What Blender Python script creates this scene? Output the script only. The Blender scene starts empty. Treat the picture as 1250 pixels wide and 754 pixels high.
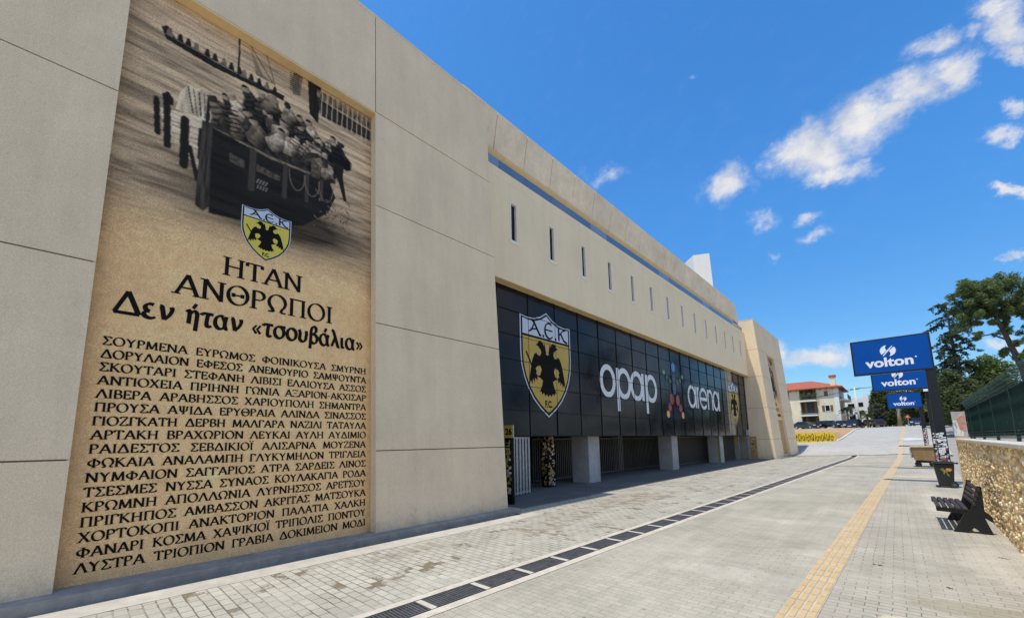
import bpy, math, random
import numpy as np
from mathutils import Vector, Matrix
random.seed(7); rng = np.random.default_rng(11)
R = math.radians
sc = bpy.context.scene
col = sc.collection

# ------------------------------------------------------------------ camera
H = 1.9
def norm(v): return v / np.linalg.norm(v)
PC, FPX = np.array([625., 469.]), 498.0
d1 = norm(np.array([1095 - PC[0], 531 - PC[1], FPX]))
d3 = norm(np.array([547 - PC[0], -3200 - PC[1], FPX])); d3 = norm(d3 - d1 * d1.dot(d3))
d2 = np.cross(d1, d3)
RW = np.array([d2, d1, d3])
cam = bpy.data.cameras.new('camera'); camo = bpy.data.objects.new('camera', cam); col.objects.link(camo)
m = Matrix.Identity(4)
for i in range(3):
    m[i][0] = RW[i, 0]; m[i][1] = -RW[i, 1]; m[i][2] = -RW[i, 2]
m[0][3], m[1][3], m[2][3] = 0, 0, H
camo.matrix_world = m
cam.sensor_width = 36; cam.lens = FPX / 1250 * 36
cam.shift_y = (PC[1] - 377) / 1250; cam.shift_x = 0
cam.clip_start = 0.05; cam.clip_end = 3000
sc.camera = camo

# ------------------------------------------------------------------ light, sky, exposure
SUN_DIR = Vector((.095, .39, -1)).normalized()
SUN_STRENGTH, SKY_STRENGTH, EXPOSURE = 3.7, 0.15, 0.0
sl = bpy.data.lights.new('sun', 'SUN'); sl.energy = SUN_STRENGTH; sl.angle = R(.55); sl.color = (1, .93, .82)
so = bpy.data.objects.new('sun', sl); so.rotation_euler = SUN_DIR.to_track_quat('-Z', 'Y').to_euler(); col.objects.link(so)
so.location = (0, 0, 60)
sc.view_settings.view_transform = 'Standard'; sc.view_settings.look = 'None'
sc.view_settings.exposure = EXPOSURE; sc.view_settings.gamma = 1; sc.view_settings.use_curve_mapping = False

world = bpy.data.worlds.new('World'); sc.world = world; world.use_nodes = True
wt = world.node_tree; wt.nodes.clear()
def N(t, typ, **kw):
    n = t.nodes.new(typ)
    for k, v in kw.items():
        if k == 'inp':
            for kk, vv in v.items(): n.inputs[kk].default_value = vv
        else: setattr(n, k, v)
    return n
def L(t, a, b): t.links.new(a, b)
out = N(wt, 'ShaderNodeOutputWorld'); bg = N(wt, 'ShaderNodeBackground'); bg.inputs[1].default_value = SKY_STRENGTH
sky = N(wt, 'ShaderNodeTexSky', sky_type='NISHITA', sun_disc=False, sun_elevation=R(68), sun_rotation=R(194), altitude=150, air_density=1.0, dust_density=.6, ozone_density=2.5)
hsv = N(wt, 'ShaderNodeHueSaturation', inp={'Saturation': 1.28, 'Value': 1.12})
L(wt, sky.outputs[0], hsv.inputs['Color'])
tc = N(wt, 'ShaderNodeTexCoord'); sep = N(wt, 'ShaderNodeSeparateXYZ'); L(wt, tc.outputs['Generated'], sep.inputs[0])
ymax = N(wt, 'ShaderNodeMath', operation='MAXIMUM', inp={1: .02}); L(wt, sep.outputs[1], ymax.inputs[0])
du = N(wt, 'ShaderNodeMath', operation='DIVIDE'); dv = N(wt, 'ShaderNodeMath', operation='DIVIDE')
L(wt, sep.outputs[0], du.inputs[0]); L(wt, ymax.outputs[0], du.inputs[1]); L(wt, sep.outputs[2], dv.inputs[0]); L(wt, ymax.outputs[0], dv.inputs[1])
uvv = N(wt, 'ShaderNodeCombineXYZ'); L(wt, du.outputs[0], uvv.inputs[0]); L(wt, dv.outputs[0], uvv.inputs[1])
wn = N(wt, 'ShaderNodeTexNoise', inp={'Scale': 11.0, 'Detail': 8.0, 'Roughness': .66}); L(wt, uvv.outputs[0], wn.inputs['Vector'])
wsub = N(wt, 'ShaderNodeVectorMath', operation='SUBTRACT'); L(wt, wn.outputs['Color'], wsub.inputs[0]); wsub.inputs[1].default_value = (.5, .5, .5)
wsc = N(wt, 'ShaderNodeVectorMath', operation='SCALE'); wsc.inputs['Scale'].default_value = .11; L(wt, wsub.outputs[0], wsc.inputs[0])
wadd = N(wt, 'ShaderNodeVectorMath', operation='ADD'); L(wt, uvv.outputs[0], wadd.inputs[0]); L(wt, wsc.outputs[0], wadd.inputs[1])
# each cloud: centre (x/y, z/y), half sizes, tilt, density
CLOUDS = [(-0.054, 0.591, 0.0798, 0.0723, 116.0, 1), (0.016, 0.609, 0.0825, 0.0653, 105.1, 1), (0.087, 0.627, 0.059, 0.0473, 172.9, 0.95), (0.137, 0.629, 0.0434, 0.0393, 123.1, 1), (-0.107, 0.604, 0.0525, 0.0515, 107.2, 0.9), (-0.04, 0.525, 0.0692, 0.0303, 159.2, 0.95), (0.054, 0.6, 0.0501, 0.0385, -166.2, 0.9), (0.114, 0.699, 0.0444, 0.0274, 174.3, 0.7), (0.161, 0.686, 0.0237, 0.0232, -171.5, 0.6), (0.206, 0.673, 0.0567, 0.035, 102.4, 1), (0.199, 0.714, 0.0443, 0.0275, 119.7, 1), (0.21, 0.623, 0.0252, 0.017, 127.8, 0.8), (-0.232, 0.587, 0.0636, 0.0552, 162.9, 0.95), (-0.167, 0.478, 0.0385, 0.0252, 172.1, 0.65), (-0.088, 0.446, 0.0326, 0.0157, 163.6, 0.7), (-0.085, 0.412, 0.0343, 0.0175, 168.0, 0.7), (0.184, 0.493, 0.0287, 0.0204, 179.2, 0.85), (0.2, 0.528, 0.0206, 0.0171, 104.3, 0.8), (0.177, 0.39, 0.0214, 0.0114, 147.1, 0.9), (-0.541, 0.761, 0.0685, 0.0324, 159.3, 0.6), (-0.618, 0.806, 0.0314, 0.0238, 161.3, 0.35), (-0.11, 0.156, 0.0822, 0.0298, 173.4, 0.95), (-0.171, 0.178, 0.0377, 0.0278, 165.8, 0.9), (-0.045, 0.161, 0.0286, 0.0186, 159.4, 0.8), (0.127, 0.143, 0.0269, 0.0173, 167.6, 0.9), (0.148, 0.146, 0.0243, 0.0207, 159.5, 0.8), (0.174, 0.274, 0.0133, 0.0077, 155.5, 0.7), (-0.15, 0.391, 0.0155, 0.007, 157.5, 0.4), (-0.284, 0.92, 0.019, 0.0057, 141.6, 0.3)]
acc = None
for (u, v, ru, rv, tilt, den) in CLOUDS:
    mp = N(wt, 'ShaderNodeMapping', vector_type='TEXTURE'); L(wt, wadd.outputs[0], mp.inputs[0])
    mp.inputs['Location'].default_value = (u, v, 0); mp.inputs['Rotation'].default_value = (0, 0, R(tilt)); mp.inputs['Scale'].default_value = (ru, rv, 1)
    ln = N(wt, 'ShaderNodeVectorMath', operation='LENGTH'); L(wt, mp.outputs[0], ln.inputs[0])
    mr = N(wt, 'ShaderNodeMapRange', inp={'From Min': 1.25, 'From Max': .25, 'To Min': 0, 'To Max': den}); L(wt, ln.outputs['Value'], mr.inputs[0])
    if acc is None: acc = mr.outputs[0]
    else:
        mx = N(wt, 'ShaderNodeMath', operation='SMOOTH_MAX', inp={2: .12}); L(wt, acc, mx.inputs[0]); L(wt, mr.outputs[0], mx.inputs[1]); acc = mx.outputs[0]
fn = N(wt, 'ShaderNodeTexNoise', inp={'Scale': 17.0, 'Detail': 9.0, 'Roughness': .62}); L(wt, uvv.outputs[0], fn.inputs['Vector'])
fr = N(wt, 'ShaderNodeMath', operation='MULTIPLY_ADD', inp={1: 1.35, 2: -.74}); L(wt, fn.outputs[0], fr.inputs[0])
nk = N(wt, 'ShaderNodeMapRange', inp={'From Min': .0, 'From Max': .35, 'To Min': 0, 'To Max': 1}); L(wt, acc, nk.inputs[0])
nm = N(wt, 'ShaderNodeMath', operation='MULTIPLY'); L(wt, fr.outputs[0], nm.inputs[0]); L(wt, nk.outputs[0], nm.inputs[1])
cs = N(wt, 'ShaderNodeMath', operation='ADD'); L(wt, acc, cs.inputs[0]); L(wt, nm.outputs[0], cs.inputs[1])
cm = N(wt, 'ShaderNodeMapRange', interpolation_type='SMOOTHSTEP', inp={'From Min': .05, 'From Max': 1.1, 'To Min': 0, 'To Max': .97}); L(wt, cs.outputs[0], cm.inputs[0])
frontm = N(wt, 'ShaderNodeMath', operation='GREATER_THAN', inp={1: .03}); L(wt, sep.outputs[1], frontm.inputs[0])
cm2 = N(wt, 'ShaderNodeMath', operation='MULTIPLY'); L(wt, cm.outputs[0], cm2.inputs[0]); L(wt, frontm.outputs[0], cm2.inputs[1])
# unseen broken cumulus, added right of the frame to whiten light in the shade
ypos = N(wt, 'ShaderNodeMath', operation='MAXIMUM', inp={1: 0.}); L(wt, sep.outputs[1], ypos.inputs[0])
rg = N(wt, 'ShaderNodeMath', operation='MULTIPLY_ADD', inp={1: -.34}); L(wt, ypos.outputs[0], rg.inputs[0]); L(wt, sep.outputs[0], rg.inputs[2])
rgm = N(wt, 'ShaderNodeMapRange', interpolation_type='SMOOTHSTEP', inp={'From Min': .0, 'From Max': .22}); L(wt, rg.outputs[0], rgm.inputs[0])
pn = N(wt, 'ShaderNodeTexNoise', inp={'Scale': 3.2, 'Detail': 8.0, 'Roughness': .6}); L(wt, tc.outputs['Generated'], pn.inputs['Vector'])
pm = N(wt, 'ShaderNodeMapRange', interpolation_type='SMOOTHSTEP', inp={'From Min': .42, 'From Max': .60, 'To Min': 0, 'To Max': .95}); L(wt, pn.outputs[0], pm.inputs[0])
pmm = N(wt, 'ShaderNodeMath', operation='MULTIPLY'); L(wt, pm.outputs[0], pmm.inputs[0]); L(wt, rgm.outputs[0], pmm.inputs[1])
cmx = N(wt, 'ShaderNodeMath', operation='MAXIMUM'); L(wt, cm2.outputs[0], cmx.inputs[0]); L(wt, pmm.outputs[0], cmx.inputs[1])
# deeper, more even blue from horizon to zenith
gr = N(wt, 'ShaderNodeValToRGB'); gr.color_ramp.elements[0].position = .04; gr.color_ramp.elements[0].color = (.62, .77, .85, 1); gr.color_ramp.elements[1].position = .42; gr.color_ramp.elements[1].color = (.70, .92, 1.0, 1)
L(wt, sep.outputs[2], gr.inputs[0])
gs = N(wt, 'ShaderNodeMapRange', inp={'From Min': .08, 'From Max': .5, 'To Min': 1.03, 'To Max': 1.42}); L(wt, sep.outputs[2], gs.inputs[0])
gm_ = N(wt, 'ShaderNodeVectorMath', operation='MULTIPLY'); L(wt, hsv.outputs[0], gm_.inputs[0]); L(wt, gr.outputs[0], gm_.inputs[1])
gm2 = N(wt, 'ShaderNodeVectorMath', operation='SCALE'); L(wt, gm_.outputs[0], gm2.inputs[0]); L(wt, gs.outputs[0], gm2.inputs['Scale'])
mixc = N(wt, 'ShaderNodeMix', data_type='RGBA'); L(wt, cmx.outputs[0], mixc.inputs[0]); L(wt, gm2.outputs[0], mixc.inputs[6])
cn = N(wt, 'ShaderNodeTexNoise', inp={'Scale': 13.0, 'Detail': 6.0, 'Roughness': .6}); L(wt, wadd.outputs[0], cn.inputs['Vector'])
cr_ = N(wt, 'ShaderNodeValToRGB'); cr_.color_ramp.elements[0].position = .36; cr_.color_ramp.elements[0].color = (4.6, 4.7, 4.95, 1); cr_.color_ramp.elements[1].position = .6; cr_.color_ramp.elements[1].color = (6.1, 5.9, 5.7, 1)
L(wt, cn.outputs[0], cr_.inputs[0]); L(wt, cr_.outputs[0], mixc.inputs[7])
L(wt, mixc.outputs[2], bg.inputs[0]); L(wt, bg.outputs[0], out.inputs[0])

# ------------------------------------------------------------------ mesh helpers
class MB:
    """collects shapes and links them as one mesh object"""
    def __init__(s): s.v = []; s.f = []
    def add(s, vs, fs):
        o = len(s.v); s.v += [tuple(map(float, p)) for p in vs]; s.f += [tuple(o + i for i in f) for f in fs]; return s
    def box(s, x0, x1, y0, y1, z0, z1, fn=None):
        vs = [(x, y, z) for z in (z0, z1) for y in (y0, y1) for x in (x0, x1)]
        if fn: vs = [fn(p) for p in vs]
        return s.add(vs, [(0, 2, 3, 1), (4, 5, 7, 6), (0, 1, 5, 4), (2, 6, 7, 3), (0, 4, 6, 2), (1, 3, 7, 5)])
    def prism(s, pts, fn, t0, t1):
        """closed 2D outline, fn(u, v, t) -> xyz, extruded from t0 to t1"""
        n = len(pts)
        vs = [fn(u, v, t0) for u, v in pts] + [fn(u, v, t1) for u, v in pts]
        fs = [tuple(range(n - 1, -1, -1)), tuple(range(n, 2 * n))]
        fs += [(i, (i + 1) % n, n + (i + 1) % n, n + i) for i in range(n)]
        return s.add(vs, fs)
    def flat(s, pts, fn, t=0):
        return s.add([fn(u, v, t) for u, v in pts], [tuple(range(len(pts)))])
    def tube(s, pts, rad, n=8, cap=True):
        if not hasattr(rad, '__len__'): rad = [rad] * len(pts)
        pts = [Vector(p) for p in pts]; rings = []
        for i, p in enumerate(pts):
            d = (pts[min(i + 1, len(pts) - 1)] - pts[max(i - 1, 0)]).normalized()
            a = d.cross(Vector((0, 0, 1)) if abs(d.z) < .9 else Vector((1, 0, 0))).normalized(); b = d.cross(a)
            rings.append([p + (a * math.cos(2 * math.pi * k / n) + b * math.sin(2 * math.pi * k / n)) * rad[i] for k in range(n)])
        vs = [q for r in rings for q in r]; fs = []
        for i in range(len(pts) - 1):
            for k in range(n): fs.append((i * n + k, i * n + (k + 1) % n, (i + 1) * n + (k + 1) % n, (i + 1) * n + k))
        if cap: fs += [tuple(range(n - 1, -1, -1)), tuple(range((len(pts) - 1) * n, len(pts) * n))]
        return s.add(vs, fs)
    def build(s, name, mat, parent=None, smooth=False, bevel=0):
        me = bpy.data.meshes.new(name); off = parent.location if parent is not None else Vector((0, 0, 0))
        if parent is not None and parent.parent is not None: off = off + parent.parent.location
        me.from_pydata([(a - off.x, b - off.y, c - off.z) for a, b, c in s.v], [], s.f)
        for mm in (mat if isinstance(mat, (list, tuple)) else [mat]): me.materials.append(mm)
        if smooth: me.polygons.foreach_set('use_smooth', [True] * len(me.polygons))
        me.update()
        o = bpy.data.objects.new(name, me); col.objects.link(o)
        if parent is not None: o.parent = parent
        if bevel:
            bv = o.modifiers.new('bevel', 'BEVEL'); bv.width = bevel; bv.segments = 2; bv.limit_method = 'ANGLE'
        return o
def fixn(o):
    import bmesh
    bm = bmesh.new(); bm.from_mesh(o.data); bmesh.ops.recalc_face_normals(bm, faces=bm.faces); bm.to_mesh(o.data); bm.free(); return o
def tag(o, label, cat, group=None):
    o['label'] = label; o['category'] = cat
    if group: o['group'] = group
    return o
def thing(name, label, cat, loc=(0, 0, 0), group=None):
    o = bpy.data.objects.new(name, None); o.location = loc; o.empty_display_size = .3; col.objects.link(o)
    return tag(o, label, cat, group)
def struct(o): o['kind'] = 'structure'; return o
def stuff(o): o['kind'] = 'stuff'; return o
def copy_tree(o, parent=None):
    c = o.copy(); col.objects.link(c)
    if parent is not None: c.parent = parent
    for ch in list(o.children): copy_tree(ch, c)
    return c

# ------------------------------------------------------------------ materials
def mat(name, color, rough=.8, metal=0., noise=0., nscale=8., bump=0., bscale=60., spec=.5, coat=0., stretch=(1, 1, 1), noise2=0., n2scale=1.2):
    mt = bpy.data.materials.new(name); mt.use_nodes = True; t = mt.node_tree; b = t.nodes['Principled BSDF']
    b.inputs['Roughness'].default_value = rough; b.inputs['Metallic'].default_value = metal; b.inputs['Specular IOR Level'].default_value = spec
    b.inputs['Coat Weight'].default_value = coat
    b.inputs['Base Color'].default_value = (*color, 1)
    g = N(t, 'ShaderNodeNewGeometry'); mp = N(t, 'ShaderNodeMapping'); mp.inputs['Scale'].default_value = stretch; L(t, g.outputs['Position'], mp.inputs[0])
    src = None
    def layer(amount, scale, src):
        n = N(t, 'ShaderNodeTexNoise', inp={'Scale': scale, 'Detail': 6., 'Roughness': .65}); L(t, mp.outputs[0], n.inputs['Vector'])
        r = N(t, 'ShaderNodeMapRange', inp={'From Min': .3, 'From Max': .7, 'To Min': 1 - amount, 'To Max': 1 + amount}); L(t, n.outputs[0], r.inputs[0])
        mu = N(t, 'ShaderNodeVectorMath', operation='SCALE'); L(t, r.outputs[0], mu.inputs['Scale'])
        if src is None: mu.inputs[0].default_value = color
        else: L(t, src, mu.inputs[0])
        return mu.outputs[0]
    if noise: src = layer(noise, nscale, src)
    if noise2: src = layer(noise2, n2scale, src)
    if src is not None: L(t, src, b.inputs['Base Color'])
    if bump:
        n = N(t, 'ShaderNodeTexNoise', inp={'Scale': bscale, 'Detail': 4.}); L(t, mp.outputs[0], n.inputs['Vector'])
        bp = N(t, 'ShaderNodeBump', inp={'Strength': bump, 'Distance': .02}); L(t, n.outputs[0], bp.inputs['Height']); L(t, bp.outputs[0], b.inputs['Normal'])
    return mt

def wall_mat(name, color, grain=.10, stain=.06):
    """stippled render: fine grain, broad unevenness, faint vertical runs"""
    mt = bpy.data.materials.new(name); mt.use_nodes = True; t = mt.node_tree; b = t.nodes['Principled BSDF']; b.inputs['Roughness'].default_value = .9; b.inputs['Specular IOR Level'].default_value = .2
    g = N(t, 'ShaderNodeNewGeometry')
    def nz(scale, det, sx, lo, hi, a, c):
        mp = N(t, 'ShaderNodeMapping'); mp.inputs['Scale'].default_value = sx; L(t, g.outputs['Position'], mp.inputs[0])
        n = N(t, 'ShaderNodeTexNoise', inp={'Scale': scale, 'Detail': det, 'Roughness': .7}); L(t, mp.outputs[0], n.inputs['Vector'])
        r = N(t, 'ShaderNodeMapRange', inp={'From Min': a, 'From Max': c, 'To Min': lo, 'To Max': hi}); L(t, n.outputs[0], r.inputs[0]); return r.outputs[0], n
    a, n1 = nz(70, 3, (1, 1, 1), 1 - grain, 1 + grain, .35, .65)
    c, _ = nz(.55, 5, (1, 1, 1), 1 - stain, 1 + stain, .3, .7)
    d, _ = nz(2.2, 5, (1, 1, .12), 1 - stain * .8, 1 + stain * .3, .35, .6)
    m1 = N(t, 'ShaderNodeMath', operation='MULTIPLY'); m2 = N(t, 'ShaderNodeMath', operation='MULTIPLY')
    L(t, a, m1.inputs[0]); L(t, c, m1.inputs[1]); L(t, m1.outputs[0], m2.inputs[0]); L(t, d, m2.inputs[1])
    sz = N(t, 'ShaderNodeSeparateXYZ'); L(t, g.outputs['Position'], sz.inputs[0])
    gn = N(t, 'ShaderNodeTexNoise', inp={'Scale': 3.5, 'Detail': 7., 'Roughness': .75}); L(t, g.outputs['Position'], gn.inputs['Vector'])
    gh = N(t, 'ShaderNodeMapRange', inp={'From Min': .1, 'From Max': .75, 'To Min': .16, 'To Max': -.18}); L(t, sz.outputs[2], gh.inputs[0])
    ga = N(t, 'ShaderNodeMath', operation='ADD'); L(t, gn.outputs[0], ga.inputs[0]); L(t, gh.outputs[0], ga.inputs[1])
    gf = N(t, 'ShaderNodeMapRange', inp={'From Min': .52, 'From Max': .72, 'To Min': 1., 'To Max': .80}); L(t, ga.outputs[0], gf.inputs[0])
    m4 = N(t, 'ShaderNodeMath', operation='MULTIPLY'); L(t, m2.outputs[0], m4.inputs[0]); L(t, gf.outputs[0], m4.inputs[1]); m2 = m4
    mu = N(t, 'ShaderNodeVectorMath', operation='SCALE'); mu.inputs[0].default_value = color; L(t, m2.outputs[0], mu.inputs['Scale']); L(t, mu.outputs[0], b.inputs['Base Color'])
    bp = N(t, 'ShaderNodeBump', inp={'Strength': .25, 'Distance': .004}); L(t, n1.outputs[0], bp.inputs['Height']); L(t, bp.outputs[0], b.inputs['Normal'])
    return mt

def paver_mat(name, c1, c2, mortar, bw, bh, msize, moss=0., stain=False, rotate=0., dust=.25):
    mt = bpy.data.materials.new(name); mt.use_nodes = True; t = mt.node_tree; b = t.nodes['Principled BSDF']; b.inputs['Roughness'].default_value = .85; b.inputs['Specular IOR Level'].default_value = .25
    g = N(t, 'ShaderNodeNewGeometry'); mp = N(t, 'ShaderNodeMapping'); mp.inputs['Rotation'].default_value = (0, 0, rotate); L(t, g.outputs['Position'], mp.inputs[0])
    wob = N(t, 'ShaderNodeTexNoise', inp={'Scale': 3.0, 'Detail': 2.}); L(t, mp.outputs[0], wob.inputs['Vector'])
    ws = N(t, 'ShaderNodeVectorMath', operation='SCALE'); ws.inputs['Scale'].default_value = .03; L(t, wob.outputs['Color'], ws.inputs[0])
    wa = N(t, 'ShaderNodeVectorMath', operation='ADD'); L(t, mp.outputs[0], wa.inputs[0]); L(t, ws.outputs[0], wa.inputs[1])
    br = N(t, 'ShaderNodeTexBrick', offset=.5, inp={'Scale': 1., 'Mortar Size': msize, 'Mortar Smooth': .25, 'Bias': 0., 'Brick Width': bw, 'Row Height': bh, 'Color1': (*c1, 1), 'Color2': (*c2, 1), 'Mortar': (*mortar, 1)})
    L(t, wa.outputs[0], br.inputs['Vector'])
    big = N(t, 'ShaderNodeTexNoise', inp={'Scale': .5, 'Detail': 7., 'Roughness': .65}); L(t, g.outputs['Position'], big.inputs['Vector'])
    bm_ = N(t, 'ShaderNodeMapRange', inp={'From Min': .3, 'From Max': .7, 'To Min': 1 - dust * .5, 'To Max': 1 + dust * .5}); L(t, big.outputs[0], bm_.inputs[0])
    fine = N(t, 'ShaderNodeTexNoise', inp={'Scale': 30., 'Detail': 4., 'Roughness': .7}); L(t, g.outputs['Position'], fine.inputs['Vector'])
    fm = N(t, 'ShaderNodeMapRange', inp={'From Min': .3, 'From Max': .7, 'To Min': .9, 'To Max': 1.1}); L(t, fine.outputs[0], fm.inputs[0])
    mm = N(t, 'ShaderNodeMath', operation='MULTIPLY'); L(t, bm_.outputs[0], mm.inputs[0]); L(t, fm.outputs[0], mm.inputs[1])
    vo = N(t, 'ShaderNodeTexVoronoi', inp={'Scale': 3.1}); L(t, g.outputs['Position'], vo.inputs['Vector'])
    vr = N(t, 'ShaderNodeMapRange', inp={'From Min': .05, 'From Max': .085, 'To Min': 1., 'To Max': 0.}); L(t, vo.outputs['Distance'], vr.inputs[0])
    vs_ = N(t, 'ShaderNodeSeparateColor'); L(t, vo.outputs['Color'], vs_.inputs[0])
    vt = N(t, 'ShaderNodeMath', operation='GREATER_THAN', inp={1: .55}); L(t, vs_.outputs[0], vt.inputs[0])
    vm = N(t, 'ShaderNodeMath', operation='MULTIPLY'); L(t, vr.outputs[0], vm.inputs[0]); L(t, vt.outputs[0], vm.inputs[1])
    vk = N(t, 'ShaderNodeMath', operation='MULTIPLY_ADD', inp={1: -.38, 2: 1.}); L(t, vm.outputs[0], vk.inputs[0])
    ty = N(t, 'ShaderNodeMapping'); ty.inputs['Scale'].default_value = (2.6, .16, 1); L(t, g.outputs['Position'], ty.inputs[0])
    tn_ = N(t, 'ShaderNodeTexNoise', inp={'Scale': 1.0, 'Detail': 7., 'Roughness': .7}); L(t, ty.outputs[0], tn_.inputs['Vector'])
    tr_ = N(t, 'ShaderNodeMapRange', inp={'From Min': .3, 'From Max': .7, 'To Min': .88, 'To Max': 1.1}); L(t, tn_.outputs[0], tr_.inputs[0])
    m3 = N(t, 'ShaderNodeMath', operation='MULTIPLY'); L(t, mm.outputs[0], m3.inputs[0]); L(t, vk.outputs[0], m3.inputs[1])
    mm = N(t, 'ShaderNodeMath', operation='MULTIPLY'); L(t, m3.outputs[0], mm.inputs[0]); L(t, tr_.outputs[0], mm.inputs[1])
    # joints are partly filled with pale sand: mix joints back towards stone by broad noise
    jn = N(t, 'ShaderNodeTexNoise', inp={'Scale': .9, 'Detail': 5., 'Roughness': .7}); L(t, g.outputs['Position'], jn.inputs['Vector'])
    jr = N(t, 'ShaderNodeMapRange', inp={'From Min': .38, 'From Max': .62, 'To Min': .0, 'To Max': .75}); L(t, jn.outputs[0], jr.inputs[0])
    jm = N(t, 'ShaderNodeMath', operation='MULTIPLY'); L(t, br.outputs['Fac'], jm.inputs[0]); L(t, jr.outputs[0], jm.inputs[1])
    mixj = N(t, 'ShaderNodeMix', data_type='RGBA'); L(t, jm.outputs[0], mixj.inputs[0]); L(t, br.outputs['Color'], mixj.inputs[6]); mixj.inputs[7].default_value = (c1[0] * .95, c1[1] * .93, c1[2] * .9, 1)
    cur = mixj.outputs[2]
    if moss:
        mn = N(t, 'ShaderNodeTexNoise', inp={'Scale': 1.5, 'Detail': 8., 'Roughness': .75}); L(t, g.outputs['Position'], mn.inputs['Vector'])
        mr = N(t, 'ShaderNodeMapRange', inp={'From Min': .53, 'From Max': .57, 'To Min': 0., 'To Max': moss}); L(t, mn.outputs[0], mr.inputs[0])
        # only some bricks are overgrown
        b2 = N(t, 'ShaderNodeTexBrick', offset=.5, inp={'Scale': 1., 'Mortar Size': msize, 'Brick Width': bw, 'Row Height': bh, 'Color1': (0, 0, 0, 1), 'Color2': (1, 1, 1, 1), 'Mortar': (1, 1, 1, 1)}); L(t, wa.outputs[0], b2.inputs['Vector'])
        th = N(t, 'ShaderNodeMapRange', inp={'From Min': .62, 'From Max': .68, 'To Min': 0., 'To Max': 1.}); L(t, b2.outputs['Color'], th.inputs[0])
        mk = N(t, 'ShaderNodeMath', operation='MULTIPLY'); L(t, mr.outputs[0], mk.inputs[0]); L(t, th.outputs[0], mk.inputs[1])
        mx = N(t, 'ShaderNodeMix', data_type='RGBA'); L(t, mk.outputs[0], mx.inputs[0]); L(t, cur, mx.inputs[6]); mx.inputs[7].default_value = (.17, .135, .085, 1); cur = mx.outputs[2]
    if stain:
        for (sx, sy, rx, ry, tl, lo, hi) in stain:
            m2 = N(t, 'ShaderNodeMapping', vector_type='TEXTURE'); m2.inputs['Location'].default_value = (sx, sy, 0); m2.inputs['Rotation'].default_value = (0, 0, R(tl)); m2.inputs['Scale'].default_value = (rx, ry, 1000)
            L(t, g.outputs['Position'], m2.inputs[0]); l2 = N(t, 'ShaderNodeVectorMath', operation='LENGTH'); L(t, m2.outputs[0], l2.inputs[0])
            sn = N(t, 'ShaderNodeTexNoise', inp={'Scale': 1.6, 'Detail': 8., 'Roughness': .75}); L(t, g.outputs['Position'], sn.inputs['Vector'])
            ad = N(t, 'ShaderNodeMath', operation='MULTIPLY_ADD', inp={1: 2.4, 2: -1.2}); L(t, sn.outputs[0], ad.inputs[0])
            sm = N(t, 'ShaderNodeMath', operation='ADD'); L(t, l2.outputs['Value'], sm.inputs[0]); L(t, ad.outputs[0], sm.inputs[1])
            rr = N(t, 'ShaderNodeMapRange', inp={'From Min': 1., 'From Max': .85, 'To Min': 0., 'To Max': hi}); L(t, sm.outputs[0], rr.inputs[0])
            fac = rr.outputs[0]
            if moss:
                tk = N(t, 'ShaderNodeMath', operation='MULTIPLY_ADD', use_clamp=True, inp={1: .75, 2: .25}); L(t, th.outputs[0], tk.inputs[0])
                fk = N(t, 'ShaderNodeMath', operation='MULTIPLY'); L(t, fac, fk.inputs[0]); L(t, tk.outputs[0], fk.inputs[1]); fac = fk.outputs[0]
            mx = N(t, 'ShaderNodeMix', data_type='RGBA'); L(t, fac, mx.inputs[0]); L(t, cur, mx.inputs[6]); mx.inputs[7].default_value = (*lo, 1); cur = mx.outputs[2]
    mu = N(t, 'ShaderNodeVectorMath', operation='SCALE'); L(t, cur, mu.inputs[0]); L(t, mm.outputs[0], mu.inputs['Scale']); L(t, mu.outputs[0], b.inputs['Base Color'])
    inv = N(t, 'ShaderNodeMath', operation='SUBTRACT', inp={0: 1.}); L(t, br.outputs['Fac'], inv.inputs[1])
    ha = N(t, 'ShaderNodeMath', operation='MULTIPLY_ADD', inp={1: .25}); L(t, fine.outputs[0], ha.inputs[0]); L(t, inv.outputs[0], ha.inputs[2])
    bp = N(t, 'ShaderNodeBump', inp={'Strength': .5, 'Distance': .008}); L(t, ha.outputs[0], bp.inputs['Height']); L(t, bp.outputs[0], b.inputs['Normal'])
    return mt

def island_mat(name, ca, cb, rough=.7, trans=.0, spec=.3):
    """each loose piece gets its own mix of two colours"""
    mt = bpy.data.materials.new(name); mt.use_nodes = True; t = mt.node_tree; b = t.nodes['Principled BSDF']; b.inputs['Roughness'].default_value = rough; b.inputs['Specular IOR Level'].default_value = spec
    g = N(t, 'ShaderNodeNewGeometry'); mx = N(t, 'ShaderNodeMix', data_type='RGBA'); L(t, g.outputs['Random Per Island'], mx.inputs[0]); mx.inputs[6].default_value = (*ca, 1); mx.inputs[7].default_value = (*cb, 1)
    L(t, mx.outputs[2], b.inputs['Base Color'])
    if trans:
        tr = N(t, 'ShaderNodeBsdfTranslucent'); L(t, mx.outputs[2], tr.inputs['Color']); ms = N(t, 'ShaderNodeMixShader', inp={0: trans})
        L(t, b.outputs[0], ms.inputs[1]); L(t, tr.outputs[0], ms.inputs[2]); L(t, ms.outputs[0], t.nodes['Material Output'].inputs[0])
    return mt
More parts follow.
